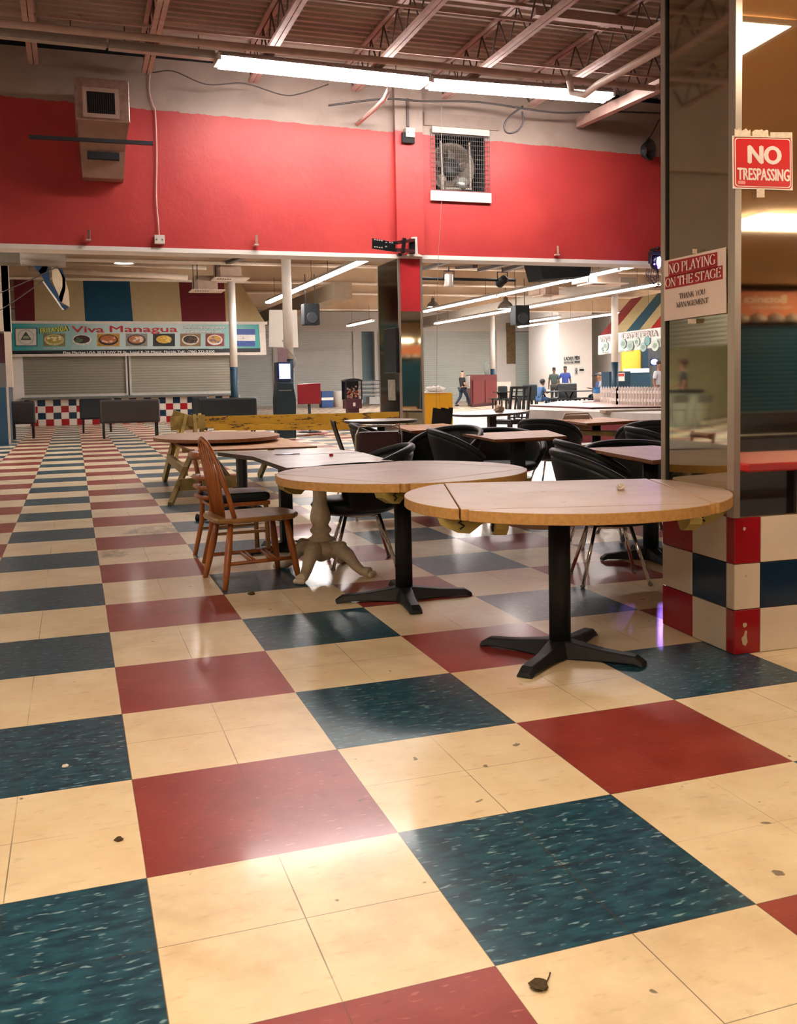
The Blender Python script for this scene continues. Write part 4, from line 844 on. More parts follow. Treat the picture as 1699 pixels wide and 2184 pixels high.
put_tub(1350, 917, -12, 'black tub chair close to the mirrored column, behind the widest one')
put_tub(1400, 903, 70, 'greyish tub chair partly hidden by the mirrored column, farthest back')
put_tub(1200, 946, -15, 'low black tub chair half hidden between two larger tub chairs', z=.78)
put_tub(872, 921, -105, 'dark tub chair under the plywood table behind the maroon chair', z=.65, s=1.25)
put_tub(757, 909, -20, 'black tub chair beside the maroon chair, nearest the yellow plank')
put_tub(985, 914, -150, 'black tub chair behind the sideways one, between the plywood tables', s=1.1)
# maroon banquet chair
p = atD(808, 908, 9.0); r = thing('banquet_chair', 'maroon padded banquet chair with a chrome frame seen from behind', 'chair', (p.x, p.y+.1, 0), R_(-8)); MV = mat('maroon_vinyl', '3c1822', .45, var=.15)
MB().box(-.19, .19, -.19, -.14, .50, .82).build('backrest', MV, r, bevel=.03); MB().box(-.2, .2, -.12, .28, .42, .49).build('seat', MV, r, bevel=.03)
m = MB().tube([(-.21, -.10, .0), (-.215, -.14, .45), (-.21, -.18, .78), (-.18, -.19, .87), (.18, -.19, .87), (.21, -.18, .78), (.215, -.14, .45), (.21, -.10, 0)], .012, 8); m.build('back_frame', CHROME, r)
for sx in (-1, 1): MB().tube([(sx*.2, .25, .44), (sx*.21, .27, 0)], .012, 8).build('leg', CHROME, r)
# side shell chair seen in profile
p = atD(722, 898, 10.9); r = thing('shell_chair', 'thin black plastic shell chair seen from the side, nearest the plank barrier', 'chair', (p.x+.2, p.y, 0), R_(-8)); m = MB(); vs = []; n = 12
prof = [(-.26, .84), (-.25, .78), (-.2, .62), (-.16, .50), (-.1, .445), (.0, .43), (.12, .44), (.2, .45), (.23, .43)]
for x, z in prof: vs += [(x, -.21+.42*i/n, z+.035*((2*i/n-1)**2)*(1 if z < .5 else .3)) for i in range(n+1)]
m.add(vs, [(j*(n+1)+i, j*(n+1)+i+1, (j+1)*(n+1)+i+1, (j+1)*(n+1)+i) for j in range(len(prof)-1) for i in range(n)], 0, True); m.build('shell', mat('shell_black', '12171a', .55, spec=.25), r, solid=.012)
for sy in (-1, 1): MB().tube([(.17, sy*.15, .42), (.22, sy*.22, 0)], .011, 6).tube([(-.1, sy*.15, .42), (-.2, sy*.22, 0)], .011, 6).tube([(.17, sy*.15, .42), (-.1, sy*.15, .42)], .011, 6).build('leg_frame', CHROME, r)
# torn black chair back
p = atD(936, 872, 12.5); r = thing('torn_chair', 'black chair with a torn slatted back in front of the yellow cabinet', 'chair', (p.x, p.y+.05, 0), R_(-12)); TB_ = mat('torn_vinyl', '20262a', .6, var=.5, vs=12, bump=.8, bs=30)
m = MB()
for k in range(5): m.bar((-.115+k*.05, -.24+.004*k, .5), (-.065+k*.05, -.22, .93-.012*(k % 2)), .052, .03)
m.build('torn_back', TB_, r); MB().box(-.2, .2, -.2, .2, .42, .47).build('seat', TB_, r, bevel=.02)
for sx in (-1, 1):
    for sy in (-1, 1): MB().bar((sx*.17, sy*.17, .42), (sx*.18, sy*.18, 0), .03, .03).build('leg', BLACK, r)
# black lattice chair
p = atD(1086, 897, 19.8); r = thing('lattice_chair', 'high-backed black wooden chair with a carved back and shiny torn seat', 'chair', (p.x, p.y, 0), R_(205)); LB = mat('lacquer_black', '0e1318', .3)
MB().box(-.27, .25, -.26, .26, .38, .44).build('seat_frame', LB, r); MB().box(-.24, .22, -.23, .23, .44, .475).build('seat_pad', mat('shiny_plastic', '4d565a', .15, var=.6, vs=12, bump=.6, bs=18), r, bevel=.02)
m = MB()
for y in (-.24, .24): m.bar((-.25, y, .4), (-.36, y, 1.1), .045, .05)
m.bar((-.36, -.26, 1.1), (-.36, .26, 1.1), .05, .05); m.build('back_posts', LB, r)
m = MB()
for y in (-.1, .1): m.bar((-.26, y, .44), (-.36, y, 1.08), .03, .03)
m.bar((-.26, -.24, .5), (-.26, .24, .5), .03, .03); m.bar((-.34, -.24, .92), (-.34, .24, .92), .03, .03); m.slab([(-.27, -.05, .5), (-.27, .05, .5), (-.31, .035, .75), (-.35, .05, .92), (-.35, -.05, .92), (-.31, -.035, .75)], (.02, 0, 0)); m.build('carved_splat', LB, r)
for sx in (-.25, .23):
    for sy in (-.23, .23): MB().bar((sx, sy, .38), (sx*1.05, sy*1.03, 0), .05, .05).build('leg', LB, r)
MB().bar((-.25, -.23, .15), (.23, -.23, .15), .03, .03).bar((-.25, .23, .15), (.23, .23, .15), .03, .03).build('stretcher', LB, r)
# folding chairs
def folding_chair(label, loc, rz, col='cbbcae', group=None):
    r = thing('folding_chair', label, 'chair', loc, rz, group); fm = mat('fold_'+col, col, .4, .2)
    m = MB().tube([(.24, -.2, 0), (.0, -.2, .42), (-.17, -.2, .74), (-.2, -.15, .82), (-.2, .15, .82), (-.17, .2, .74), (.0, .2, .42), (.24, .2, 0)], .012, 6); m.build('front_leg_frame', fm, r)
    MB().tube([(.1, -.17, .44), (-.24, -.17, 0)], .012, 6).tube([(.1, .17, .44), (-.24, .17, 0)], .012, 6).tube([(-.2, -.17, .06), (-.2, .17, .06)], .008, 6).build('rear_leg_frame', fm, r)
    MB().box(-.16, .22, -.18, .18, .43, .45).build('seat', fm, r, bevel=.008); MB().slab([(-.145, -.18, .62), (-.145, .18, .62), (-.2, .17, .80), (-.2, -.17, .80)], (-.012, 0, 0)).build('backrest', fm, r); return r
p = atD(1240, 887, 12.3); folding_chair('beige metal folding chair behind the small plywood table', (p.x, p.y, 0), R_(-100))
p1_, p2_ = atD(1215, 921, 12.2), atD(1372, 927, 11.6); r = thing('plank_bench', 'low pale plank bench behind the small plywood table', 'bench', (p1_.x, p1_.y, 0)); o_ = Vector((p1_.x, p1_.y, 0))
MB().bar(p1_-o_, p2_-o_, .28, .05).build('plank', SW, r); d_ = p2_-p1_
for t_ in (.08, .92): MB().cbox(d_.x*t_, d_.y*t_, p1_.z/2-.02, .05, .2, p1_.z-.04).build('leg', SW, r)
p1_, p2_ = atD(1312, 901, 12.9), atD(1372, 899, 12.5); r = thing('side_board_table', 'narrow board table behind the small plywood table', 'table', (p1_.x, p1_.y, 0)); o_ = Vector((p1_.x, p1_.y, 0)); MB().bar(p1_-o_, p2_-o_, .4, .03).build('board', PLY, r); d_ = p2_-p1_; MB().cbox(d_.x/2, d_.y/2, p1_.z/2-.01, .05, .05, p1_.z-.02).build('post', SW, r)
# Windsor chair
def woodm(t):
    o = t.obj(); g = t.noise(9, 5, .6, o, (1, 1, .14)); t.l.new(t.mix(t.ramp(g, .35, .68), lin('824420'), lin('b06a34')), t.b.inputs['Base Color'])
WD = custom('honey_wood', woodm, .32)
WD2 = custom('worn_seat_wood', lambda t: t.l.new(t.mix(t.ramp(t.noise(5, 6, .7, t.obj(), (1, .2, 1)), .35, .7), lin('7a552f'), lin('a87a48')), t.b.inputs['Base Color']), .3)
r = thing('windsor_chair', 'wooden hoop-back spindle chair standing nearest in the aisle', 'chair', (.915, 3.77, 0), R_(7))
outl = [(-.27, -.13), (-.26, -.19), (-.2, -.22), (0, -.225), (.14, -.23), (.23, -.2), (.28, -.12), (.295, 0)]; outl = outl+[(x, -y) for x, y in outl[::-1][1:]]
m = MB().prism(outl, .405, .44); o = m.build('seat', WD2, r, bevel=.012)
hoop = []; n = 22
for k in range(n+1):
    a = PI*k/n; y = -.205*math.cos(a)*(1 if abs(math.cos(a)) < .92 else 1); h_ = math.sin(a)**.62; hoop.append((-.16-.12*h_-.015*h_*h_, y*(1-.0*h_), .44+.49*h_))
MB().tube(hoop, .0155, 8).build('back_hoop', WD, r)
m = MB()
for k in range(7):
    y0 = -.135+k*.045; y1 = -.165+k*.055; h_ = (1-(abs(y1)/.205)**2)**.31; m.tube([(-.205, y0, .43), (-.235, (y0+y1)/2, .64), (-.16-.135*h_, y1, .44+.48*h_)], [.008, .0115, .007], 7)
m.build('back_spindles', WD, r)
for sx, sy, fx, fy in ((-.17, -.15, -.245, -.245), (-.17, .15, -.245, .245), (.19, -.15, .245, -.215), (.19, .15, .245, .215)):
    MB().tube([(sx, sy, .41), (sx+(fx-sx)*.4, sy+(fy-sy)*.4, .24), (sx+(fx-sx)*.75, sy+(fy-sy)*.75, .1), (fx, fy, 0)], [.016, .024, .021, .015], 12).build('leg', WD, r)
m = MB(); m.tube([(-.215, -.205, .155), (.225, -.185, .155)], .012, 8).tube([(-.215, .205, .155), (.225, .185, .155)], .012, 8); [m.tube([(x, -.2, .155), (x+.04, .2, .155)], .009, 8) for x in (-.06, -.03, .08, .11)]; m.build('stretchers', WD, r)
# ladder-back chair with a black seat
r = thing('ladder_back_chair', 'wooden slat-back chair with a padded black seat behind the hoop-back chair', 'chair', (.95, 4.72, 0), R_(3))
for sy in (-1, 1):
    MB().tube([(-.26, sy*.19, 0), (-.2, sy*.19, .25), (-.19, sy*.19, .45), (-.22, sy*.19, .62), (-.25, sy*.19, .79)], [.017, .019, .02, .018, .015], 8).build('back_leg', WD, r)
    MB().tube([(.2, sy*.18, .42), (.21, sy*.18, 0)], .018, 8).build('front_leg', WD2, r)
for k, z in enumerate((.76, .60, .53, .46)):
    MB().tube([(-.2-.04*(z-.4)*2+(-.05 if abs(y) < .1 else 0), y, z) for y in (-.18, -.09, 0, .09, .18)], .016 if z < .7 else .026, 6).build('back_slat', WD, r)
MB().box(-.2, .23, -.2, .2, .39, .42).build('seat_frame', WD, r, bevel=.008); MB().box(-.2, .235, -.205, .205, .42, .485).build('seat_pad', VINYL, r, bevel=.03)
m = MB(); [m.bar((-.22, sy*.18, .2), (.2, sy*.18, .2), .02, .02) for sy in (-1, 1)]; m.build('stretchers', WD2, r)
# litter on the floor
for k, (px, py, s_, lab) in enumerate(((1149, 2107, .02, 'dry brown leaf curled on the cream floor tile'), (536, 1268, .022, 'tiny scrap of paper on the floor by the hoop-back chair'), (253, 1792, .012, 'small dark crumb on a cream floor tile'), (139, 1636, .012, 'tiny white chip on the dark blue floor tile'))):
    o = blob('floor_litter', lab, 'litter', atZ(px, py, 0), s_, mat('litter_%d' % (k == 3), 'cfc9c0' if k == 3 else '4a3a22', .8), 20+k, .35)
tag(MB().tube([atZ(1163, 2100, .002), atZ(1170, 2084, .004), atZ(1173, 2074, .003)], .0015, 5).build('dry_stalk', mat('litter_0', '4a3a22', .8)), 'thin dry stalk beside the curled leaf', 'litter')
# ------------------------------------------------------------------ striped food stand
YM = 33.0
r = thing('striped_food_stand', 'striped awning front of the food stand over the closed shutters', 'food stand', (0, YM, 0))
SRD, SCR, SBL = mat('stripe_red', '6f1a26', .7, var=.1), mat('stripe_cream', 'c6b186', .7, var=.08), mat('stripe_blue', '124a66', .7, var=.1)
def Ym(px, py, y=YM): v = atY(px, py, y); return Vector((v.x, v.y-YM, v.z))
bt = [33, 75, 182, 284, 388, 482, 566]; tp = [28, 72, 176, 275, 380, 477, 500]
yt = YM+.9; m = MB()
for k in range(6):
    b0, b1 = Ym(bt[k], 689), Ym(bt[k+1], 689); t0, t1 = Ym(tp[k], 588, yt), Ym(tp[k+1], 596 if k < 5 else 592, yt)
    t0.z = t1.z = 5.3 if k < 5 else 5.3
    if k == 5: pass
    # carry the stripe on up to the ceiling along its own line
    m.add([b0, b1, t1, t0], [(0, 1, 2, 3)], [0, 1, 2, 1, 0, 1][k])
m.build('striped_awning', [SRD, SCR, SBL], r)
e0, e1 = Ym(500, 592, yt), Ym(566, 689); e0.z = 5.3
MB().add([e0, e1, e1+Vector((0, .6, 0)), e0+Vector((0, .6, 0))], [(0, 1, 2, 3)]).build('awning_end', SCR, r)
z0 = Ym(200, 845).z
MB().box(Ym(30, 700).x, Ym(570, 700).x, .0, .9, 3.40, 3.5).box(Ym(28, 700).x-.1, Ym(45, 700).x, -.05, .1, 0, 3.4).build('lintel', WHITEP, r)
MB().box(Ym(40, 700).x, Ym(500, 700).x, -.25, .15, z0-.06, z0).build('counter_ledge', mat('ledge_steel', '6d7472', .35, .4), r)
m = MB(); x0, x1 = -1.75, 5.3; n = int((x1-x0)/.245); rw = [(0, .215), (.215, .435), (.435, .655), (.655, .87)]
for i in range(n+1):
    for j, (a, b_) in enumerate(rw):
        xx = x0+i*.245; mi = (1 if j % 2 == 0 else 2) if (i+j) % 2 == 1 else 0
        if i < 12 or True: m.box(xx+.004, xx+.241, -.012, 0, a+.004, b_-.004, mi)
m.build('counter_tiles', [TW, TR, TB], r); MB().box(x0, x1+.2, 0, .1, 0, .9).build('counter_wall', CREAM, r)
shutter('stand_shutter', 'closed grey counter shutter of the food stand, under the first pictures of the sign', Ym(45, 800).x, Ym(272, 800).x, YM+.02, .99, 2.42, '8f8b7d', .085)
shutter('stand_shutter', 'closed grey counter shutter of the food stand, next to the white and blue column', Ym(276, 800).x, Ym(495, 800).x, YM+.02, .99, 2.42, '9a9789', .085)
# sign
s = thing('food_stand_sign', 'long turquoise Viva Managua menu sign with seven food pictures', 'sign', (0, 32.7, 0)); Y2 = 32.7
def S_(px, py, o=0.): v = atY(px, py, Y2-o); return Vector((v.x, -o, v.z))
MB().slab([S_(23, 761), S_(568, 757), S_(565, 690), S_(22, 684)], (0, .2, 0)).build('white_frame', mat('sign_frame', 'd9cfc4', .5), s)
def ban(t):
    o = t.xyz(); f = t.math('ABSOLUTE', t.math('DIVIDE', t.math('SUBTRACT', o[0], 2.3), 4.1)); t.l.new(t.mix(t.ramp(f, .25, .95), lin('bccfcd'), lin('2f9494')), t.b.inputs['Base Color'])
BAN = custom('banner_turquoise', ban, .5)
MB().poly3([S_(26, 748, .01), S_(555, 742.5, .01), S_(552, 692, .01), S_(24, 690, .01)]).build('banner', BAN, s)
MB().poly3([S_(26.5, 755.5, .015), S_(555, 751, .015), S_(555, 742.5, .015), S_(26, 748, .015)]).build('black_band', mat('band_black', '12161c', .5), s)
U = (S_(480, 700)-S_(60, 700)); U.y = 0; ZV = Vector((0, 0, 1)); mpp = (S_(300, 720)-S_(299, 720)).length
RL, YL, WL, KL = mat('letter_red', 'b0202a', .5), mat('letter_yellow', 'd8d23e', .5), mat('letter_white', 'e8e8e4', .5), mat('letter_shadow', '1e3a30', .5)
text(s, 'Viva', S_(188, 709, .02), U, ZV, 14*mpp, RL, 66*mpp, bold=.04); text(s, 'Managua', S_(306, 708, .02), U, ZV, 14*mpp, RL, 144*mpp, bold=.04)
fu = U.normalized()+ZV*.1
text(s, 'FRITANGA', S_(115.5, 708.5, .018), fu, ZV, 11.5*mpp, KL, 60*mpp, bold=.05); text(s, 'FRITANGA', S_(115, 708, .024), fu, ZV, 10.5*mpp, YL, 57*mpp, bold=.025)
for t_, cx, cy, h_, w_ in (('Comida Nicaraguence', 434, 701, 6.5, 95), ('y Centroamericana', 433, 709.5, 6.2, 83)):
    text(s, t_, S_(cx+.5, cy+.5, .018), U, ZV, h_*mpp, KL, w_*mpp, bold=.05); text(s, t_, S_(cx, cy, .024), U, ZV, h_*mpp, WL, w_*mpp, bold=.025)
text(s, 'Flea Market USA 3015 NW 79 St., Local R-28 Miami, Florida Telf.: (786) 222-5100', S_(300, 753, .022), U, ZV, 5.2*mpp, WL, 322*mpp, bold=.03)
for cx, t_, w_ in ((115.5, 'Caldo de Pollo', 42), (174, 'Carne Asada', 38), (232, 'Mariscos', 26), (292, 'Pescado Frito', 38), (350, 'Mondongo', 31), (406, 'Ropa Vieja', 31), (460, 'Gallo Pinto', 31)):
    text(s, t_, S_(cx+.4, 744.2, .018), U, ZV, 4*mpp, mat('caption_grey', '4d6866', .5), w_*mpp, bold=.05); text(s, t_, S_(cx, 744, .022), U, ZV, 4*mpp, WL, w_*mpp, bold=.0)
food = [('caldo', 92, 139, ['7d7a4c', 'c9be8a', 'a7963c', 'e8dcae']), ('asada', 151, 198, ['b9cdca', 'd9d3c8', '3c2326', '4a6a3a']), ('mariscos', 207, 255, ['b98a2e', '2a2220', 'b06434', 'd9b09a']), ('pescado', 268, 314, ['8d8a84', '3a2c28', 'b3744e', 'e0c8b4']),
        ('mondongo', 326, 373, ['1c2326', '14181a', 'd0a83c', 'e3c66a']), ('ropa', 384, 428, ['8a6a48', 'd8d0b8', '33221e', '5a3a2c']), ('gallo', 438, 478, ['7a2a24', 'e3d3d3', 'c9963a', '7d6478'])]
for k, (nm_, x0, x1, cs) in enumerate(food):
    cx = (x0+x1)/2; rx = (x1-x0)/2*mpp; rz_ = 13*mpp; c0 = S_(cx, 725, .02); m = MB()
    if nm_ != 'asada': m.poly3([S_(x0, 738.5, .014), S_(x1, 738.5, .014), S_(x1, 711.5, .014), S_(x0, 711.5, .014)], 0)
    EL = lambda a, b_, off, dx=0, dz=0: [c0+Vector((dx+rx*a*math.cos(t_), -off, dz+rz_*b_*math.sin(t_))) for t_ in [2*PI*q/20 for q in range(20)]]
    m.poly3(EL(.86, .9, .004), 1); m.poly3(EL(.72, .68, .008, 0, .02), 2)
    random.seed(30+k)
    for q in range(9): m.poly3(EL(.16, .18, .012+.001*q, random.uniform(-.5, .5)*rx, random.uniform(-.35, .45)*rz_), random.choice((2, 3, 3)))
    m.build('food_picture', [mat('food_'+c_, c_, .5, var=.35, vs=18) for c_ in cs], s)
# crest (a generic triangle medallion) and flag
MB().poly3([S_(31.5, 738.5, .014), S_(80, 738.5, .014), S_(80, 699, .014), S_(31, 699, .014)]).build('crest_shadow', mat('crest_teal', '1d5a5c', .5), s)
MB().poly3([S_(34, 736.5, .018), S_(77.5, 736.5, .018), S_(77, 701, .018), S_(33, 701, .018)]).build('crest_field', mat('crest_paper', 'd6cfc6', .5), s)
c0 = S_(55.5, 719, .024); ring = MB(); ro, ri = 16.5*mpp, 14.3*mpp
ring.add([c0+Vector((r_*math.cos(t_), 0, r_*math.sin(t_))) for r_ in (ri, ro) for t_ in [2*PI*q/32 for q in range(32)]], [(q, (q+1) % 32, 32+(q+1) % 32, 32+q) for q in range(32)]); ring.build('crest_ring', mat('ring_grey', 'b3b0a6', .5), s)
MB().poly3([S_(43.5, 725, .026), S_(67.5, 725, .026), S_(55, 707, .026)]).build('crest_triangle', mat('tri_dark', '3e4a3c', .5), s)
MB().poly3([S_(48, 722, .03), S_(63, 722, .03), S_(59.5, 716.5, .03), S_(51.5, 716.5, .03)]).build('crest_mountain', mat('tri_light', 'a3a58c', .5), s)
for y0, y1, c_ in ((702, 714, '2b4a94'), (714, 727, 'dfdcd8'), (727, 738.5, '2b4a94')): MB().poly3([S_(504, y1, .016), S_(544, y1, .016), S_(543.5, y0, .016), S_(504, y0, .016)]).build('flag_stripe', mat('flagc_'+c_, c_, .5), s)
MB().poly3([S_(515.5, 723, .02), S_(521.5, 723, .02), S_(518.5, 717, .02)]).build('flag_triangle', mat('ring_grey', 'b3b0a6', .5), s)
# columns, white over dark blue
def column(label, px_base, D, r_=.115, zt=5.3, extra=None):
    p = atD(px_base, 820, D); r = thing('round_column', label, 'column', (p.x, p.y, 0)); MB().tube([(0, 0, 1.85), (0, 0, zt)], r_, 20).build('white_shaft', mat('column_white', 'dad4ca', .45, var=.05), r)
    MB().tube([(0, 0, 0), (0, 0, 1.85)], r_*1.005, 20).build('blue_shaft', TEALP, r); MB().box(-r_*1.6, r_*1.6, -r_*1.6, r_*1.6, zt-.1, zt).build('cap_plate', GREY, r); return r
column('round column beside the turquoise sign, white above and dark blue below', 500, 34.2-1.2, .125); C2 = column('round column with the coin kiosk standing at its foot', 617, 23.6, .115)
column('slim round column behind the red cabinet', 1051, 52.0, .13); column('round column in front of the cafeteria sign', 1311, 37, .13)
# kiosk / telephone beside the column
p = atD(604, 930, 23.2); r = thing('arcade_kiosk', 'tall dark kiosk cabinet at the foot of the column', 'kiosk', (p.x, p.y-.1, 0)); KB = mat('kiosk_dark', '142a33', .4)
MB().slab([(-.2, -.22, 0), (.24, -.22, 0), (.26, -.22, .9), (.2, -.22, 1.28), (-.16, -.22, 1.30), (-.21, -.22, .9)], (0, .4, 0)).build('cabinet', KB, r, bevel=.01); MB().box(-.14, .16, -.235, -.22, 1.1, 1.12).build('slot', GREY, r)
p = atD(603, 798, 23.0); r = thing('glowing_monitor', 'boxy monitor with a glowing white and blue screen on top of the kiosk', 'monitor', (p.x, p.y-.05, p.z)); MB().box(-.16, .16, -.12, .28, -.23, .28).build('casing', mat('monitor_navy', '101f3c', .4), r, bevel=.015)
MB().box(-.08, .125, -.13, -.12, -.09, .215).build('screen', emis('screen_glow', 5, 'e4f0ff'), r); MB().box(-.12, .14, -.127, -.12, -.11, .24).build('screen_surround', emis('screen_blue', 1.2, '1560ff'), r)
tag(MB().box(-.12, .1, -.0, .02, -.2, .18).build('pink_poster', mat('poster_pink', '8a6c74', .5, var=.3, vs=12)), 'small dusky pink poster just above the glowing monitor', 'poster').location = atD(603, 759, 23.3)
tag(MB().slab([atD(573, 740, 24.5), atD(636, 741, 24.5), atD(633, 661, 24.5), atD(574, 661, 24.5)], (0, .02, 0)).build('white_board', mat('board_white', 'ece8e0', .5, var=.03)), 'blank white board hanging behind the column by the turquoise sign', 'board')
cx_ = C2.location
wire([cx_+Vector((-.14*math.cos(a*1.3), -.13*abs(math.sin(a*.9))-.02, 2.3-.22*a)) for a in range(11)], .014, 'pale cord spiralling down the blue part of the column', 'a79a94', 'cord')
m = MB()
for k in range(9): a0 = random.uniform(0, 6); m.tube([cx_+Vector((.2+k*.06+.2*math.cos(a0+t_), -.15+.12*math.sin(a0+t_*1.3), .012+.004*k)) for t_ in range(6)], .012, 5)
tag(m.build('cord_pile', mat('cord_orange', '8d4432', .6)), 'heap of orange-brown cords on the floor by the column foot', 'cord')
# tilted red table, blue cooler, white bin
p = atD(661, 921, 25.5); r = thing('tilted_red_table', 'red table with its square top tipped upright on a black pedestal', 'table', (p.x, p.y, 0)); MB().slab([(-.31, -.05, .73), (.30, -.05, .73), (.30, -.05, 1.27), (-.31, -.05, 1.25)], (0, .04, 0)).build('table_top', mat('table_red', '8a1426', .4), r, bevel=.02)
MB().tube([(0, 0, .02), (0, 0, .78)], .04, 12).build('post', BLACK, r); MB().lathe([(.0, 0), (.3, .0), (.3, .02), (.05, .06), (0, .06)], n=24).build('round_base', BLACK, r)
p = atD(696, 864, 55*.93); r = thing('blue_cooler', 'blue bin with a white band standing against the far shutter', 'bin', (p.x, p.y, 0)); MB().box(-.32, .3, -.3, .3, 0, .85).build('body', mat('bin_blue', '15427a', .4), r, bevel=.03); MB().box(-.325, .305, -.305, .305, .38, .52).build('white_band', WHITEP, r)
p = atD(720, 864, 52.3); r = thing('white_bin', 'round white bin beside the gumball machine', 'bin', (p.x, p.y, 0)); MB().lathe([(.0, 0), (.26, 0), (.29, .8), (.30, .84), (.27, .84), (.25, .1), (0, .08)], n=24).build('tub', mat('bin_white', 'd6d2cb', .4), r)
# gumball machine
p = atD(752, 905, 30.9); r = thing('gumball_machine', 'maroon gumball machine full of coloured balls with a black domed lid', 'vending machine', (p.x, p.y, 0)); GM = mat('maroon_metal', '3a141e', .35)
MB().box(-.17, .17, -.17, .17, 0, .5).build('pedestal', GM, r); MB().box(-.25, .25, -.22, .22, .45, .75).build('lower_body', GM, r); MB().box(-.04, .04, -.235, -.22, .53, .64).build('coin_plate', mat('plate_white', 'c9bfbb', .4), r)
MB().slab([(-.29, -.25, 1.30), (.29, -.25, 1.30), (.27, -.25, 1.34), (.15, -.25, 1.38), (0, -.25, 1.395), (-.15, -.25, 1.38), (-.27, -.25, 1.34)], (0, .5, 0)).build('lid', mat('lid_black', '10151b', .3), r)
[MB().box(sx*.25-.02, sx*.25+.02, sy*.22-.02, sy*.22+.02, .73, 1.31).build('corner_post', mat('lid_black', '10151b', .3), r) for sx in (-1, 1) for sy in (-1, 1)]; MB().box(-.25, .25, .2, .22, .75, 1.3).build('back_panel', mat('lid_black', '10151b', .3), r)
MB().box(-.235, .235, -.215, -.21, .75, 1.31).build('glass_front', mat('glass_pane', 'ffffff', .02, trans=1, var=0), r)
gb = MB(); random.seed(5)
for q in range(95): gb.ball((random.uniform(-.2, .2), random.uniform(-.18, .0), .78+abs(random.gauss(0, .13))), .032, random.choice((0, 0, 1, 2, 3)), 7, 5)
gb.build('gumballs', [mat('ball_'+c_, c_, .25, var=0) for c_ in ('c9a79a', 'b5512c', 'd6b48a', '7d2c2a')], r)['kind'] = 'stuff'
# stack of folded tables and crates by the far wall
r = thing('folded_table_stack', 'tall stack of folded grey tables against the far shutter beside the gumball machine', 'stack', tuple(atD(792, 862, 55).xy)+(0,)); random.seed(9)
for q in range(12): z = .5+q*.075; dx_ = random.uniform(-.08, .08); MB().box(-.65+dx_, .75+dx_*.5, -.35, .35, z, z+.05).build('folded_table', mat('stack_%d' % (q % 3), ['8d8f8a', 'b5b5ae', '50565a'][q % 3], .5), r)
MB().box(-.2, .7, -.3, .3, .05, .45).build('milk_crate', mat('crate_white', 'b9b9b4', .5), r)
# yellow cabinet
x0, x1 = atD(899, 900, 24).x, atD(970, 900, 24).x; yy = atD(935, 900, 24).y; r = thing('yellow_cabinet', 'bright yellow cabinet with a white top standing behind the red pillar', 'cabinet', (x0, yy, 0)); zt = atD(935, 838, 24).z
MB().box(0, x1-x0, 0, .8, 0, zt).build('cabinet_body', mat('cab_yellow', 'd9a01f', .45, var=.04), r, bevel=.008); MB().box(-.02, (x1-x0)*.8, -.02, .82, zt, zt+.03).build('cabinet_top', WHITEP, r); MB().box((x1-x0)*.55, (x1-x0)*.553, -.002, 0, 0, zt).build('door_seam', DARK, r)
o = blob('plastic_bag', 'crumpled white plastic bag lying on the yellow cabinet', 'bag', (x0+.42, yy+.3, zt+.03), .17, mat('bag_white', 'e2dad4', .5), 3, .45); o.scale = (1.5, 1, 1)
# red cabinet with notice
c_ = [atZ(994, 864, 0), atZ(1006, 868.5, 0), atZ(1060, 864, 0)]; zt = 1.53; r = thing('red_cabinet', 'dark red two-door cabinet with a chamfered corner, the walking man beside it', 'cabinet', tuple(c_[1].xy)+(0,)); L_ = [(p-c_[1]) for p in c_]
bk = L_[2]+Vector((.3, 1.2, 0)); b0 = L_[0]+Vector((.3, .6, 0))
MB().prism([(0, 0), (L_[2].x, L_[2].y), (bk.x, bk.y), (b0.x, b0.y), (L_[0].x, L_[0].y)], .12, zt).build('cabinet_body', mat('cab_red', '521018', .4, var=.06), r); MB().prism([(.05, .05), (L_[2].x-.1, L_[2].y+.05), (bk.x, bk.y), (L_[0].x+.1, L_[0].y+.05)], 0, .12).build('plinth', mat('plinth_red', '3c0f16', .5), r)
e1 = (L_[2]).normalized(); nn = Vector((e1.y, -e1.x, 0))
for a, b_ in ((.03, .47), (.5, .96)): q0, q1 = L_[2]*a+nn*.02, L_[2]*b_+nn*.02; dd = MB().slab([q0+Vector((0, 0, .18)), q1+Vector((0, 0, .18)), q1+Vector((0, 0, 1.25)), q0+Vector((0, 0, 1.25))], nn*.02).build('door', mat('cab_red_door', '5a1218', .4), r)
n0 = L_[0]; e0 = -n0.normalized(); nn0 = Vector((e0.y, -e0.x, 0)); MB().slab([n0*.95+nn0*.03+Vector((0, 0, .88)), n0*.15+nn0*.03+Vector((0, 0, .88)), n0*.15+nn0*.03+Vector((0, 0, 1.48)), n0*.95+nn0*.03+Vector((0, 0, 1.48))], nn0*.01).build('no_smoking_notice', mat('sheet_white', 'd9d2cc', .5, var=.35, vs=25), r)
tag(MB().ball((0, 0, .0), .16, sx=1, sy=.4, sz=2, nu=8, nv=6).build('grey_bundle', mat('bundle_grey', '5d625c', .8)), 'grey bundle standing on top of the red cabinet', 'bundle').location = c_[1]+Vector((1.0, .5, zt+.28))
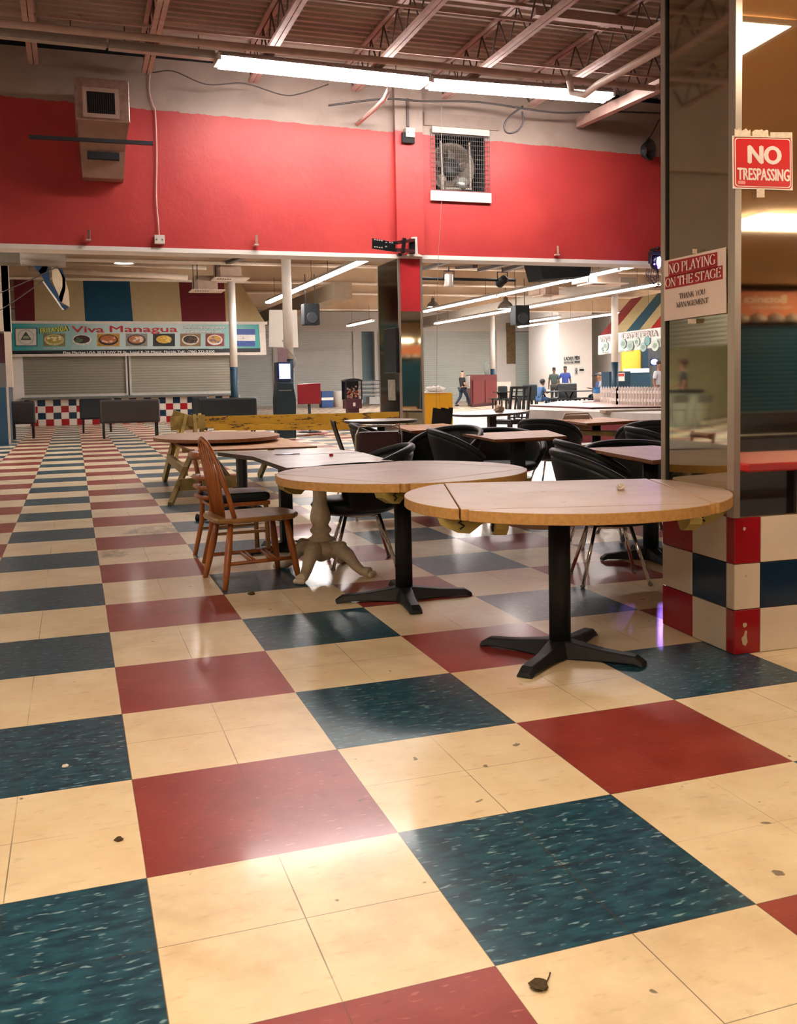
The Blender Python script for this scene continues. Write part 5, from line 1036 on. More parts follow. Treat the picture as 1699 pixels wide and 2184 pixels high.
# ------------------------------------------------------------------ stage with picket fence
ST_R, ST_W, ST_T = mat('stage_red', '6b1a22', .6, var=.1), mat('stage_white', 'c3bbb6', .5), mat('stage_pink', 'cba9a4', .35, var=.15, vs=2)
def stage(name, label, pts, z, th, base=0., mt=ST_W):
    r = thing(name, label, 'stage', (pts[0].x, pts[0].y, 0)); o_ = Vector((pts[0].x, pts[0].y, 0)); pl = [((p-o_).x, (p-o_).y) for p in pts]
    MB().prism(pl, z-(.012 if base > .1 else .03), z).build('top_deck', mt, r); MB().prism([(x*.995, y*.995) for x, y in pl], z-.2, z-.03).build('fascia', ST_W, r) if th else None
    MB().prism([(x*.98+.01, y*.98+.01) for x, y in pl], base, z-(.2 if th else .03) if base < .1 else z-.012).build('skirt', ST_R, r); return r
a, b_ = atZ(1124, 874, .62), atZ(1420, 882.5, .62)
stage('stage_platform', 'stage platform with a white edge and red skirt behind the plywood tables', [a, b_, b_+Vector((9, 2, 0)), Vector((23, 23, 0)), Vector((13, 23, 0)), atZ(1124, 868, .62)], .62, True)
a, b_ = atZ(1125, 863.5, .66), atZ(1262, 868.3, .66); s_ = stage('stage_platform', 'upper pinkish stage level with a thin red edge and the blue bucket on it', [a, b_, atZ(1425, 866, .66), Vector((22, 17.5, 0)), Vector((21, 22, 0)), atZ(1232, 857.4, .66)], .66, False, base=.621, mt=ST_T)
tag(MB().bar(atZ(1285, 878, .63), atZ(1420, 874, .63), .25, .05).build('stage_board', mat('board_pinkish', 'a08e80', .6)), 'long flat board lying on the white stage edge', 'board')
# picket fence: two rows of pale pickets
PK = mat('picket_white', 'f6eee8', .5, var=.04); r = thing('picket_fence', 'low white picket fence standing on the stage', 'fence', tuple(atZ(1305, 861, .66)))
p0, p1_, p2_ = atZ(1304, 860.5, .66), atZ(1316, 862.5, .66), atZ(1440, 865.5, .66); o_ = Vector(r.location)
def pickets(a, b_, n):
    for k in range(n):
        q = a.lerp(b_, k/(n-1))-o_; MB().slab([q+Vector((-.026, 0, 0)), q+Vector((.026, 0, 0)), q+Vector((.026, 0, .35)), q+Vector((0, 0, .40)), q+Vector((-.026, 0, .35))], (0, .015, 0)).build('picket', PK, r)
    for z in (.10, .28): MB().bar(a-o_+Vector((0, .02, z)), b_-o_+Vector((0, .02, z)), .02, .06).build('rail', PK, r)
pickets(p0, p1_, 4); pickets(p1_, p2_, 20)
d_ = Vector((.35, 1.1, 0)); pickets(p0+d_, p2_+d_, 22)
p = atZ(1277, 856.5, .66); r = thing('paint_bucket', 'blue-topped plastic bucket with a pale label on the stage', 'bucket', p); MB().lathe([(0, 0), (.135, 0), (.15, .22)], n=24).build('label_wall', mat('bucket_label', 'd6c9b6', .45, var=.25, vs=20), r); MB().lathe([(.15, .22), (.158, .24), (.15, .25), (.162, .29), (.152, .30), (.165, .36), (.17, .375), (.14, .375), (.13, .3)], n=24).build('blue_wall', mat('bucket_blue', '1d6fae', .35), r); MB().lathe([(0, -.005), (.139, -.005), (.14, .02)], n=24).build('blue_foot', mat('bucket_blue', '1d6fae', .35), r)
o = tag(MB().slab([(-.35, -.08, 0), (.3, -.1, 0), (.42, .1, 0), (-.2, .12, 0)], (0, 0, .02)).build('cloth_rag', mat('rag_pink', 'c79a8c', .8)), 'flat pinkish rag spread by the blue bucket', 'cloth'); o.location = atZ(1265, 858, .66)
# benches ------------------------------------------------------------
def booth(label, px0, px1, D, ztop=.95, zb=.42, back='2a2626', rz=0., seat_dir=1, group='dark padded booth benches before the food stand'):
    a, b_ = atD(px0, 880, D), atD(px1, 880, D); r = thing('booth_bench', label, 'bench', ((a.x+b_.x)/2, (a.y+b_.y)/2, 0), math.atan2(b_.y-a.y, b_.x-a.x)*0+rz, group); w_ = (b_-a).length/2
    BM = mat('booth_'+back, back, .45, var=.15)
    MB().box(-w_, w_, -.06, .06, zb-.05, ztop).build('backrest', BM, r, bevel=.05); MB().box(-w_, w_, .0 if seat_dir > 0 else -.5, .5 if seat_dir > 0 else 0, zb-.05, zb+.06).build('seat', BM, r, bevel=.03)
    for sx in (-1, 1):
        for y in (0, .42*seat_dir): MB().box(sx*(w_-.08)-.025, sx*(w_-.08)+.025, y-.025, y+.025, 0, zb-.04).build('leg', BLACK, r)
    return r
booth('dark brown booth bench by the blue post, in front of the tiled counter', 22, 74, 24.8); booth('dark booth bench standing just behind the wide brown one', 172, 240, 27.5, back='101c26')
booth('wide brown booth bench in front of the tiled counter', 216, 339, 24.3, back='2f2825'); booth('wide black booth bench in front of the counter next to the column', 425, 548, 25.3, ztop=.93, back='141c20'); booth('black booth bench end behind the wide black one', 410, 445, 27.5, back='1a2226')
G2 = 'black booth benches by the restroom wall'
booth('small black booth bench right beside the red cabinet', 1061, 1083, 43, ztop=1.0, back='10171c', group=G2); booth('black booth bench behind the seated child', 1113, 1147, 42, ztop=1.05, back='1a2426', group=G2); booth('dark booth bench in front of the two standing men', 1188, 1232, 42, ztop=1.08, back='25282a', group=G2); booth('dark booth bench holding the two seated men', 1272, 1300, 42, ztop=1.05, back='2a2c30', group=G2)
def picnic(label, px, D):
    p = atD(px, 860, D); r = thing('round_bench_table', label, 'table', (p.x, p.y, 0), 0, 'black tables with benches'); MB().box(-.75, .75, -.4, .4, .72, .76).build('table_top', mat('table_black', '22282c', .3), r)
    for sx in (-1, 1): MB().tube([(sx*.7, 0, .72), (sx*.55, 0, .45), (sx*.2, 0, .42), (sx*.12, 0, 0)], .035, 6).build('curved_leg', BLACK, r)
    for sy in (-1, 1): MB().box(-.75, .75, sy*.75-.14, sy*.75+.14, .42, .46).build('bench_seat', mat('table_black', '22282c', .3), r)
    MB().bar((-.6, -.8, .40), (-.6, .8, .40), .05, .04).bar((.6, -.8, .40), (.6, .8, .40), .05, .04).build('bench_arm', BLACK, r)
    for sx in (-.6, .6):
        for sy in (-.75, .75): MB().box(sx-.025, sx+.025, sy-.025, sy+.025, 0, .42).build('bench_leg', BLACK, r)
picnic('black bench table where the child sits', 1190, 41); picnic('black bench table before the two seated men', 1237, 41); picnic('black bench table beyond the lattice chair', 1092, 43)
# signs on the far wall
def plate(name, label, x0, y0, x1, y1, y, txt=(), col='c9cdc9', tc='23282a'):
    a, b_ = atY(x0, y1, y), atY(x1, y0, y); w_, h_ = (b_.x-a.x)/2, (b_.z-a.z)/2; r = thing(name, label, 'sign', ((a.x+b_.x)/2, y, (a.z+b_.z)/2)); pn = MB().box(-w_, w_, -.02, 0, -h_, h_).build('panel', mat('panel_'+col, col, .5), r)
    for t_, z, s_, wf in txt: text(pn, t_, (0, -.025, z*h_), (1, 0, 0), (0, 0, 1), s_*h_*2, mat('txt_'+tc, tc, .5), wf*w_*2, bold=.04)
    return r
yl = 48.4
struct(MB().box(atY(1192, 780, yl).x, atY(1262, 780, yl).x, yl, yl+4, 0, 5.4).build('wall_restroom', mat('restroom_white', 'e2ded9', .6, var=.03)))
plate('restroom_sign', 'LADIES restroom sign on the white wall', 1201, 761, 1223, 777, yl-.02, (('LADIES', .05, .5, .9), ('RESTROOMS', -.8, .28, .88)), 'c9cbc6')
plate('restroom_sign', 'MEN restroom sign next to the LADIES one', 1224, 759, 1236, 776, yl-.02, (('MEN', .05, .5, .8), ('RESTROOMS', -.8, .28, .88)), 'b9bcb8')
s = plate('no_bicycle_sign', 'white pictogram notice on the pale shutter behind the two men', 1137, 783, 1151, 799, BW-.2, (), 'd9dad6'); MB().tube([(-.12, -.03, -.2), (.12, -.03, .1)], .03, 5).tube([(.12, -.03, -.2), (-.12, -.03, .1)], .03, 5).ball((0, -.03, .2), .06).build('pictogram', mat('txt_23282a', '23282a', .5), s)
s = plate('pictogram_sign', 'small pictogram notice below the MEN sign', 1225, 784, 1231, 800, yl-.02, (), 'b9bcb8'); MB().tube([(-.06, -.03, -.14), (.06, -.03, .08)], .018, 5).tube([(.06, -.03, -.14), (-.06, -.03, .08)], .018, 5).ball((0, -.03, .14), .035).build('pictogram', mat('txt_23282a', '23282a', .5), s)
s = plate('arrow_sign', 'small notice with a black bar below the MEN sign', 1235, 783, 1244, 795, yl-.02, (), 'cdd0cc'); MB().box(-.14, .14, -.03, -.02, -.06, .06).build('black_bar', mat('txt_23282a', '23282a', .5), s)
# cafeteria booth
XS = 20.0
s = thing('cafeteria_sign', 'white CAFETERIA menu banner under the slanting striped awning', 'sign', (0, 0, 0))
Q = lambda px, py, o=0.: atX(px, py, XS-o)
MB().slab([Q(1275, 757), Q(1416, 738), Q(1416, 697), Q(1275, 716)], (.1, 0, 0)).build('banner', mat('banner_pale', 'cdd5d0', .5, var=.05), s)
UU = Q(1416, 697)-Q(1275, 716); UU.z = 0; OL = mat('pale_pink_letter', 'a87474', .5); IN_ = mat('pale_letter', 'd9dcd8', .5)
for t_, c_, w_ in (('VIVE', (1289, 725), 22), ('CAFETERIA', (1362, 716), 78), ('B', (1411, 709), 7)):
    ww = (Q(c_[0]+w_/2, c_[1])-Q(c_[0]-w_/2, c_[1])).length; text(s, t_, Q(c_[0], c_[1]+4, .03), UU, ZV, .23, OL, ww, bold=.06); text(s, t_, Q(c_[0], c_[1]+4, .04), UU, ZV, .21, IN_, ww*.97, bold=.0)
random.seed(3)
for k, (px, py, rr, cc) in enumerate(((1290, 738, .22, 'a9bdb6'), (1283, 744, .12, 'b5c4bd'), (1328, 733, .22, '9db3ac'), (1343, 737, .24, '93a8a0'), (1357, 729, .2, 'b3c4be'), (1371, 740, .22, '8fb0ae'), (1379, 727, .2, '5f9ea3'), (1396, 737, .25, 'b8c7b8'))):
    c0 = Q(px, py, .05); m = MB(); m.poly3([c0+Vector((0, rr*math.cos(t_), rr*.8*math.sin(t_))) for t_ in [2*PI*q/18 for q in range(18)]], 0); m.poly3([c0+Vector((-.01, rr*.55*math.cos(t_)*random.uniform(.8, 1.2), rr*.4*math.sin(t_))) for t_ in [2*PI*q/12 for q in range(12)]], 1); m.build('dish_picture', [mat('dish_'+cc, cc, .5), mat('dish_dark', '7d938a', .5)], s)
for t_, px, py, w_ in (('SOPA', 1404, 727, 9), ('DE RES', 1404, 732, 9), ('PUPUSAS', 1372, 750, 16), ('EMPANADAS', 1343, 751, 16), ('PATACON', 1325, 751, 10), ('MARISCOS', 1291, 754, 14)):
    text(s, t_, Q(px, py, .04), UU, ZV, .085, mat('txt_23282a', '23282a', .5), (Q(px+w_/2, py)-Q(px-w_/2, py)).length)
r = thing('cafeteria_awning', 'slanting red, cream and blue awning over the cafeteria sign', 'awning', (0, 0, 0)); m = MB()
bt2 = [(1278, 715), (1304, 711.5), (1335, 707), (1363, 703.5), (1387, 700.5), (1425, 697)]; XT = 22.6
tl = atX(1345, 637, XT)
for k in range(5):
    b0, b1 = atX(*bt2[k], XS), atX(*bt2[k+1], XS); dv = tl-atX(1278, 715, XS); m.add([b0, b1, b1+dv, b0+dv], [(0, 1, 2, 3)], [0, 1, 2, 1, 3][k])
m.build('striped_cloth', [mat('aw_red', '8d2229', .6), mat('aw_cream', 'c9b888', .6), mat('aw_blue', '165468', .6), mat('aw_bright_red', 'b5241f', .6)], r)
r = thing('cafeteria_booth', 'dark blue cafeteria booth with a yellow wall inside', 'booth', (0, 0, 0)); yb_ = 30.5
def BX(x0, x1, y, d_, pz0, pz1, m_, nme): MB().box(atY(x0, 800, y).x, atY(x1, 800, y).x, y, y+d_, pz0, pz1).build(nme, m_, r)
BX(1299, 1344, yb_, .6, 0, 1.5, TEALP, 'end_wall'); BX(1344, 1387, yb_+.02, .5, 0, 1.45, mat('booth_blue', '173c50', .4), 'front_wall')
BX(1326, 1376, 33.5, .1, 1.3, 2.65, mat('inner_yellow', 'c9a83a', .5), 'inner_wall'); BX(1372, 1382, 33.2, .2, 1.3, 2.7, TEALP, 'inner_post'); BX(1382, 1440, 34.5, .1, 0, 2.8, mat('shelf_dark', '2d3338', .6, var=.5, vs=4), 'back_shelf'); BX(1345, 1384, 32.0, .6, 1.42, 1.62, WHITEP, 'counter_cloth')
a, b_ = atY(1317, 813, yb_-.02), atY(1331, 795, yb_-.02); MB().box(a.x, b_.x, yb_-.03, yb_, a.z, b_.z).build('notice_paper', WHITEP, r); MB().box(a.x+.02, b_.x-.02, yb_-.035, yb_-.03, (a.z+b_.z)/2+.02, b_.z-.03).build('red_print', mat('print_red', 'b03a34', .5), r)
p = atY(1395, 772, 29); r = thing('neon_sign', 'small oval neon sign glowing pink and blue at the cafeteria', 'sign', p); m = MB(); m.tube([(.13*math.cos(t_), 0, .085*math.sin(t_)) for t_ in [2*PI*q/20 for q in range(21)]], .022, 6, cap=False); m.build('blue_ring', emis('neon_blue', 8, '3058ff'), r); text(r, 'OPEN', (0, -.01, -.03), (1, 0, 0), (0, 0, 1), .09, emis('neon_pink', 10, 'ff9ad0'), .19, bold=.05); MB().box(-.17, .17, .02, .04, -.12, .12).build('backing', DARK, r)
# dark wooden plaque on the wall strip between the shutters
tag(MB().box(-.3, .3, -.05, 0, -1.2, 1.35).build('wooden_plaque', mat('plaque_wood', '6f5a3c', .7, var=.4, vs=6)), 'tall weathered wooden plaque between the two far shutters', 'plaque').location = atY(1089, 735, BW-.2)
tag(MB().box(-.4, .4, -.1, .1, 0, 1.15).build('leaning_board', mat('leaning', 'b0a398', .6)), 'plain beige board standing behind the small black bench by the red cabinet', 'board').location = tuple(atD(1073, 850, 52).xy)+(0,)
# blue post at the frame edge
x1 = atZ(21, 948, 0); x0 = atZ(4, 951, 0)
r = thing('blue_booth_post', 'dark blue painted booth corner at the edge of the aisle', 'booth', (x1.x, x1.y, 0)); MB().box(-1.6, 0, 0, 1.4, 0, 1.30).build('blue_side', mat('post_blue', '123a52', .4), r); MB().box(-.02, .03, -.01, .0, 0, 1.30).build('edge_trim', ALU, r); MB().box(-1.62, -.27, -.03, 0, 0, 1.1).build('yellow_side', mat('post_yellow', 'c9a25a', .5), r)
struct(MB().box(-6, atY(21, 700, 22.6).x, 22.6, 23.4, 2.6, 5.4).box(atY(8, 700, 22.6).x, atY(21, 700, 22.6).x, 22.6, 23.0, 1.3, 5.4).build('wall_left_partition', mat('partition_cream', 'b9a898', .6, var=.1)))
tag(MB().box(-2.5, 0, 0, .06, 1.9, 3.0).build('maroon_panel', mat('panel_maroon', '4d1c26', .6)), 'dark maroon arched panel behind the edge post', 'panel').location = (atY(20, 700, 24).x, 24, 0)
# ------------------------------------------------------------------ people: one skinned body each, clothes as close shells
SK = {'light': mat('skin_light', 'b08066', .5, var=.05), 'dark': mat('skin_dark', '5a3c30', .5, var=.05), 'mid': mat('skin_mid', '8a604a', .5, var=.05)}
def skinmesh(name, joints, edges, rad, m_, parent, sub=2):
    me = bpy.data.meshes.new(name); ks = list(joints); me.from_pydata([joints[k] for k in ks], [(ks.index(a), ks.index(b)) for a, b in edges], []); o = bpy.data.objects.new(name, me); C.objects.link(o); o.parent = parent
    md = o.modifiers.new('skin', 'SKIN'); md.use_smooth_shade = True
    for i, k in enumerate(ks):
        v = me.skin_vertices[0].data[i]; r_ = rad[k]; v.radius = r_ if isinstance(r_, tuple) else (r_, r_); v.use_root = (i == 0)
    s_ = o.modifiers.new('sub', 'SUBSURF'); s_.levels = s_.render_levels = sub
    me.materials.append(m_); return o
def person(label, loc, rz, pose, shirt, trousers, skin='light', hair='1a1614', scale=1., hairstyle='short', cat='person', top_only=False):
    r = thing('person', label, cat, loc, rz); r.scale = (scale,)*3
    J = dict(pelvis=(0, 0, .95), waist=(0, 0, 1.10), chest=(0, 0, 1.32), neck=(0, 0, 1.50), head0=(0, .01, 1.58), head1=(0, .02, 1.66), head2=(0, .015, 1.74),
             shL=(.17, 0, 1.42), shR=(-.17, 0, 1.42), elL=(.23, -.02, 1.14), elR=(-.23, -.02, 1.14), wrL=(.25, .06, .90), wrR=(-.25, .06, .90), haL=(.25, .09, .82), haR=(-.25, .09, .82),
             hpL=(.09, 0, .90), hpR=(-.09, 0, .90), knL=(.10, .02, .50), knR=(-.10, .02, .50), anL=(.10, -.02, .09), anR=(-.10, -.02, .09), toL=(.11, .16, .03), toR=(-.11, .16, .03))
    J.update(pose)
    RD = dict(pelvis=(.15, .11), waist=(.13, .10), chest=(.16, .11), neck=.052, head0=(.065, .075), head1=(.078, .095), head2=(.065, .08), shL=.065, shR=.065, elL=.042, elR=.042, wrL=.03, wrR=.03, haL=(.038, .022), haR=(.038, .022),
              hpL=.09, hpR=.09, knL=.058, knR=.058, anL=.04, anR=.04, toL=(.04, .03), toR=(.04, .03))
    E_ = [('pelvis', 'waist'), ('waist', 'chest'), ('chest', 'neck'), ('neck', 'head0'), ('head0', 'head1'), ('head1', 'head2'), ('chest', 'shL'), ('chest', 'shR'), ('shL', 'elL'), ('shR', 'elR'), ('elL', 'wrL'), ('elR', 'wrR'), ('wrL', 'haL'), ('wrR', 'haR'),
          ('pelvis', 'hpL'), ('pelvis', 'hpR'), ('hpL', 'knL'), ('hpR', 'knR'), ('knL', 'anL'), ('knR', 'anR'), ('anL', 'toL'), ('anR', 'toR')]
    # fingers and thumb: short chains rooted in the palm
    for s_, sx in (('L', 1), ('R', -1)):
        w_, h_ = Vector(J['wr'+s_]), Vector(J['ha'+s_]); d = (h_-w_).normalized(); side = Vector((sx*.3, .9, .1)); side = (side-d*side.dot(d)).normalized()
        for q in range(4):
            b0 = h_+side*(.022*(1.5-q)); J['f%s%da' % (s_, q)] = tuple(b0+d*.035); J['f%s%db' % (s_, q)] = tuple(b0+d*(.072-.006*abs(q-1))+Vector((-sx*.012, 0, 0)))
            RD['f%s%da' % (s_, q)] = .0095; RD['f%s%db' % (s_, q)] = .008; E_ += [('ha'+s_, 'f%s%da' % (s_, q)), ('f%s%da' % (s_, q), 'f%s%db' % (s_, q))]
        J['t%s' % s_] = tuple(w_.lerp(h_, .6)+side*.05+d*.02); RD['t%s' % s_] = .010; E_.append(('wr'+s_, 't'+s_))
    skinmesh('body', J, E_, RD, SK[skin], r)
    def grow(ks, add): return {k: (tuple(x+add for x in RD[k]) if isinstance(RD[k], tuple) else RD[k]+add) for k in ks}
    slL, slR = Vector(J['shL']).lerp(Vector(J['elL']), .75), Vector(J['shR']).lerp(Vector(J['elR']), .75)
    JS = {k: J[k] for k in ('chest', 'waist', 'pelvis', 'shL', 'shR')}; JS.update(slL=tuple(slL), slR=tuple(slR), col=tuple(Vector(J['chest']).lerp(Vector(J['neck']), .75)))
    RS = grow(('chest', 'waist', 'pelvis', 'shL', 'shR'), .022); RS.update(slL=.062, slR=.062, col=.075)
    skinmesh('shirt', JS, [('chest', 'waist'), ('waist', 'pelvis'), ('chest', 'col'), ('chest', 'shL'), ('chest', 'shR'), ('shL', 'slL'), ('shR', 'slR')], RS, mat('cloth_'+shirt, shirt, .8, var=.1), r)
    if not top_only:
        JT = {k: J[k] for k in ('pelvis', 'hpL', 'hpR', 'knL', 'knR', 'anL', 'anR')}
        skinmesh('trousers', JT, [('pelvis', 'hpL'), ('pelvis', 'hpR'), ('hpL', 'knL'), ('hpR', 'knR'), ('knL', 'anL'), ('knR', 'anR')], grow(JT, .018), mat('cloth_'+trousers, trousers, .85, var=.1), r)
        for s_ in 'LR':
            a, t_ = Vector(J['an'+s_]), Vector(J['to'+s_]); d = t_-a; MB().ball(tuple(a.lerp(t_, .55)+Vector((0, 0, -.0))), .075, sx=.7, sy=1.75, sz=.6, nu=10, nv=7).build('shoe', mat('shoe_dark', '15161a', .5), r)
    h1, h2 = Vector(J['head1']), Vector(J['head2']); up = (h2-Vector(J['head0'])).normalized(); m = MB(); f_ = Vector((0, 1, 0)); f_ = (f_-up*f_.dot(up)).normalized(); sd = up.cross(f_)
    hd = h1+up*.0
    m.ball(tuple(hd+f_*.098-up*.015), .016, nu=8, nv=6, sz=1.5); [m.ball(tuple(hd+sd*sx*.08), .022, nu=8, nv=6, sx=.5, sz=1.4) for sx in (-1, 1)]; m.build('nose_and_ears', SK[skin], r)
    m = MB(); [m.ball(tuple(hd+f_*.088+sd*sx*.032+up*.02), .009, nu=6, nv=4) for sx in (-1, 1)]; m.ball(tuple(hd+f_*.082-up*.05), .014, nu=8, nv=4, sx=1.6, sz=.35); m.build('eyes_and_mouth', mat('face_dark', '2a1a18', .5), r)
    HM = mat('hair_'+hair, hair, .7)
    if hairstyle == 'short': MB().ball(tuple(h2-f_*.018+up*.0), .092, sx=.92, sy=1.08, sz=.85, nu=14, nv=9).build('hair', HM, r)
    elif hairstyle == 'crop': MB().ball(tuple(h2+up*.035-f_*.0), .06, sx=.9, sy=1.2, sz=.7, nu=12, nv=7).build('hair', HM, r)
    elif hairstyle == 'cap': MB().ball(tuple(h2-f_*.01), .098, sx=.92, sy=1.1, sz=.75, nu=14, nv=9).slab([h2+f_*.07+sd*.07, h2+f_*.18+sd*.05, h2+f_*.18-sd*.05, h2+f_*.07-sd*.07], up*.012).build('cap', HM, r)
    else:
        random.seed(2); m = MB(); m.ball(tuple(h2-f_*.02), .115, sx=1.05, sy=1.1, sz=.95, nu=14, nv=9); [m.ball(tuple(h1-f_*.05+sd*random.uniform(-.1, .1)+up*random.uniform(-.06, .1)), .045, nu=8, nv=6) for _ in range(14)]; m.build('hair', HM, r)
    return r
SIT = dict(pelvis=(0, 0, .52), waist=(0, .03, .67), chest=(0, .08, .88), neck=(0, .13, 1.05), head0=(0, .16, 1.13), head1=(0, .18, 1.20), head2=(0, .18, 1.28), shL=(.17, .08, .98), shR=(-.17, .08, .98), elL=(.22, .2, .76), elR=(-.22, .2, .76), wrL=(.12, .42, .78), wrR=(-.12, .42, .78), haL=(.09, .49, .79), haR=(-.09, .49, .79),
           hpL=(.09, .05, .50), hpR=(-.09, .05, .50), knL=(.11, .45, .48), knR=(-.11, .45, .48), anL=(.11, .43, .09), anR=(-.11, .43, .09), toL=(.11, .58, .03), toR=(-.11, .58, .03))
WALK = dict(hpL=(.08, 0, .90), hpR=(-.08, 0, .90), knL=(.09, .22, .52), knR=(-.09, -.06, .50), anL=(.09, .38, .10), anR=(-.09, -.36, .12), toL=(.09, .52, .04), toR=(-.09, -.22, .04), elR=(-.23, .05, 1.12), wrR=(-.20, .28, 1.05), haR=(-.2, .36, 1.05), elL=(.22, .02, 1.13), wrL=(.2, .24, 1.03), haL=(.2, .32, 1.03))
p = atZ(986, 867.5, 0); person('person in a black T-shirt and dark jeans walking towards the red cabinet', (p.x, p.y, 0), R_(-82), WALK, '14171c', '1c2a3a', 'light', '1a1614', .96, 'crop')
p = atD(1181, 800, 46); person('standing person in a dark grey-green shirt, the first of the two by the restroom sign', (p.x, p.y, 0), R_(-30), {}, '2b3a36', '15181c', 'dark', '14110f', 1.0)
p = atD(1205, 800, 46); person('standing person in a blue shirt below the LADIES sign', (p.x, p.y, 0), R_(150), dict(elL=(.3, .02, 1.2), wrL=(.34, .12, 1.0)), '1f357a', '15181c', 'dark', '14110f', 1.03)
KID = dict(SIT); p = atD(1160, 860, 40.8); person('seated child in a blue shirt with curly hair at a black bench table', (p.x-.3, p.y-.2, 0), R_(-80), KID, '2f4f78', '2a4a70', 'mid', '14110f', .92, 'curly')
p = atD(1268, 830, 41.5); person('seated person in a dark cap and blue shirt leaning over the table', (p.x+.3, p.y, 0), R_(70), dict(SIT), '23386a', '1a1d22', 'dark', '121418', 1.08, 'cap')
p = atD(1288, 830, 40.6); person('seated person with grey hair and a pale shirt, back turned, beside the blue booth', (p.x, p.y, 0), R_(60), dict(SIT), '8d8f98', '1a1d22', 'mid', '5a5650', 1.1)
p = atD(1405, 830, 31); person('person in a white sleeveless top standing by the neon sign', (p.x, p.y, 0), R_(200), dict(elR=(-.25, .1, 1.25), wrR=(-.2, .25, 1.4), haR=(-.17, .28, 1.47)), 'c3c6cf', '22252c', 'mid', '2a2420', .98)
# ------------------------------------------------------------------ what the mirrors see: shops behind and beside the photographer
struct(MB().box(4.5, 22, -12.1, -11.9, 3.0, 3.01).build('wall_shop_back', CREAM))
shutter('blue_shutter', 'dark blue roll-up shutter under the orange banner behind the photographer', 22.0, 6.0, 0, 0, 2.35, '14405a', .085, None, PI, (22.0, -11.6, 0), fcol='b9b0a4') if 0 else None
r = thing('blue_shutter', 'dark blue roll-up shutter seen in the mirrors under an orange banner', 'shutter', (0, -11.8, 0)); m = MB(); vs = []; n = 27
for k in range(n):
    z = k*.083; vs += [(6, .0, z), (22, .0, z), (6, .02, z+.03), (22, .02, z+.03), (6, .02, z+.06), (22, .02, z+.06)]
m.add(vs, [(2*i, 2*i+1, 2*i+3, 2*i+2) for i in range(len(vs)//2-1)]); m.build('slat_curtain', mat('blue_slats', '14465e', .3, .2, var=.05), r)
r = thing('shop_banner', 'orange shop banner above the blue shutter, seen reversed in the mirrors', 'banner', (0, -11.7, 0)); MB().box(9, 17.5, -.02, 0, 2.27, 2.85).build('orange_field', mat('orange_banner', 'c9703c', .5, var=.25, vs=1.2), r)
for k, t_ in enumerate(("Anita's Botanica", "Anita's Botanica")): pass
text(r, 'Botanica', (11.28, .01, 2.64), (-1, 0, 0), (0, 0, 1), .15, mat('cream_letter', 'f2e2c4', .5), .92, bold=.03); text(r, 'velas y baños de jabones', (11.4, .01, 2.53), (-1, 0, 0), (0, 0, 1), .06, mat('cream_letter', 'f2e2c4', .5), .9)
m = MB(); random.seed(6)
for k in range(22): m.lathe([(.0, 0), (.16, .0), (.2, .08), (.12, .13), (.03, .17), (0, .19)], 9.2+k*.38, .01, n=10, T=Matrix.Translation((0, 0, 2.27)))
m.build('tureen_pictures', mat('tureen_white', 'b9b0a8', .4, var=.5, vs=2), r)
r = thing('shelf_display', 'rack of hanging goods and lattice over the orange banner in the mirror', 'display', (0, -11.8, 0)); m = MB()
for k in range(60): m.box(8.5+k*.16, 8.5+k*.16+.1, .0, .05, 3.2 if k % 7 else 3.1, 3.42)
m.build('goods', mat('goods_mixed', '8a7a62', .6, var=.6, vs=5), r)
struct(MB().box(4.5, 22, -12.6, -12.5, 3.0, 6.4).build('wall_dark_upper', DARK))
# lit panels of the low ceiling
def panel_light(label, x, y, rz=0., sx=1.2, sy=.6, e=PANEL, flat=False):
    r = thing('ceiling_panel_light', label, 'light', (x, y, 2.995), rz, 'lit ceiling panels'); sx /= 2; sy /= 2
    MB().box(-sx, sx, -sy, sy, -.012 if flat else -.09, .0).build('diffuser', emis('panel_glow', e, 'ffe9c8'), r); MB().box(-sx-.03, sx+.03, -sy-.03, -sy, -.02, 0).box(-sx-.03, sx+.03, sy, sy+.03, -.02, 0).box(-sx-.03, -sx, -sy, sy, -.02, 0).box(sx, sx+.03, -sy, sy, -.02, 0).build('panel_frame', WHITEP, r)
PL_ = 'lit panel of the low ceiling over the photographer, rear pair by the banner added'
rp = []
for q in ((1500, 36), (1690, 45), (1565, 113), (1400, 200)):
    v = MX.inverted() @ atZ(*q, 3.0); v.y = -v.y; rp.append(MX @ v)
0 and print('PANEL', [tuple(round(c_, 2) for c_ in v) for v in rp]); v = MX.inverted() @ atZ(1645, 462, 3.0); v.y = -v.y; panel_light('square lit ceiling panel just in front of the mirrored column, seen in its mirror', 2.94, .33, sx=.6, sy=.6, flat=True)
for x, y in ((7.0, -4.7), (.3, -.3), (-2.6, -.6), (.2, -3.0), (-2.8, -3.6), (2.6, -6.5), (17.5, -4), (12.5, -10.3), (14.2, -10.3), (-1, -7)): panel_light(PL_, x, y)  # rear pair near the banner is added to brighten banner and shutter
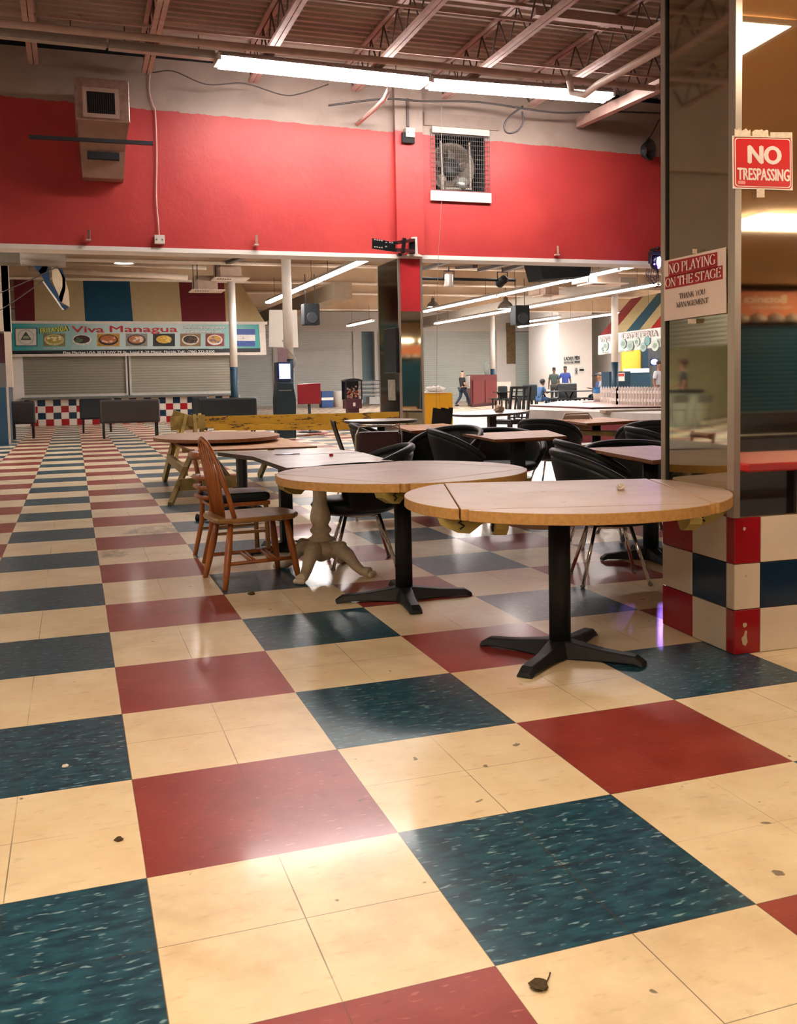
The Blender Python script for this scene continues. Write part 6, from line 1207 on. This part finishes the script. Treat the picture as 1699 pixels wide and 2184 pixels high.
# booth seat and red table behind
for k, (x, y) in enumerate(((4.05, -.45), (7.6, -4.2))):
    r = thing('red_diner_table', 'red diner table behind the photographer, seen in the mirror' if k == 0 else 'second red diner table farther behind the photographer', 'table', (x, y, 0)); MB().box(-.6, .6, -.4, .4, .70, .75).build('table_top', mat('diner_red', 'c43238', .3), r, bevel=.01); MB().box(-.04, .04, -.04, .04, 0, .7).build('post', BLACK, r); MB().box(-.3, .3, -.04, .04, 0, .04).box(-.04, .04, -.3, .3, 0, .04).build('foot', BLACK, r)
    r = thing('diner_bench', 'tall dark bench behind the red diner table' if k == 0 else 'tall dark bench behind the second red diner table', 'bench', (x, y-.75, 0)); MB().box(-1.2, 1.2, -.1, .0, .1, .84).build('backrest', mat('bench_charcoal', '2c2b2a', .35), r, bevel=.03); MB().box(-1.2, 1.2, 0, .3, .1, .45).build('seat', mat('bench_charcoal', '2c2b2a', .35), r, bevel=.03)
# side shop to the left, half-open shutter with a woman behind a counter
XL = -8.2
struct(MB().box(XL-.2, XL, 2, 13.3, 0, 6.3).box(XL-.2, XL, 13.3, 18.0, 0, 5.4).box(XL-.2, XL, 25, 34, 0, 5.4).box(XL-.2, XL, 18.0, 25, 3.0, 5.4).build('wall_left', mat('left_wall_cream', 'b5ad92', .6, var=.08)))
struct(MB().box(XL-.05, -1.7, 13.02, 13.3, 4.9, 6.3).build('wall_left_header', CREAM)); struct(MB().box(XL, -4, 2, 13.2, 6.3, 6.4).build('ceiling_left', DECK))
struct(MB().box(XL-5, XL-4.8, 18.0, 25, 0, 3.0).build('wall_shop', mat('shop_wall', 'c9c4a0', .6))); struct(MB().box(XL-5, XL, 17.8, 18.0, 0, 3).box(XL-5, XL, 25, 25.2, 0, 3).box(XL-5, XL, 17.8, 25.2, 2.95, 3.0).build('wall_shop_sides', mat('shop_wall', 'c9c4a0', .6)))
r = thing('half_open_shutter', 'half-open grey roll-up shutter of the side shop, seen in the mirror', 'shutter', (XL, 0, 0)); m = MB(); vs = []
for k in range(9): z = 2.0+k*.11; vs += [(.03, 18.0, z), (.03, 25, z), (.06, 18.0, z+.05), (.06, 25, z+.05)]
m.add(vs, [(2*i, 2*i+1, 2*i+3, 2*i+2) for i in range(len(vs)//2-1)]); m.build('slat_curtain', mat('grey_slats', '8d8a7c', .4), r)
r = thing('shop_light', 'round ceiling light inside the side shop', 'light', (XL-1.6, 21.5, 2.9)); MB().lathe([(0, -.05), (.3, -.03), (.32, 0), (0, .02)], n=20).build('bowl', emis('shop_glow', 25), r)
r = thing('shop_counter', 'pale shop counter with a dark top in the side shop', 'counter', (XL+.55, 20.0, 0)); MB().box(-.25, .25, -.5, .4, 0, .85).build('counter_body', mat('counter_pale', 'b0b3a0', .5), r); MB().box(-.3, .3, -.55, .45, .85, .93).build('counter_top', mat('counter_dark', '1d2426', .4), r)
person('person in a yellow top and dark patterned jacket behind the counter of the side shop', (XL+.05, 20.85, 0), R_(-60), dict(wrR=(-.2, .28, 1.05), haR=(-.18, .35, 1.05)), '3a3d40', '22252c', 'light', '4a2420', .95, 'curly')
for k in range(2): folding_chair('grey folding chair by the side shop, seen in the mirror', (XL+1.1-k*.5, 19.2-k*.25, 0), R_(100), '6d7068', 'folding chairs by the side shop')
r = thing('pennant', 'dark triangular pennant hanging near the left wall, seen in the mirror', 'pennant', (XL+.3, 13.6, 0)); MB().slab([(0, 0, 4.5), (0, .25, 3.95), (0, -.35, 3.9)], (.02, 0, 0)).build('cloth', mat('pennant_navy', '1b2c3c', .8), r)
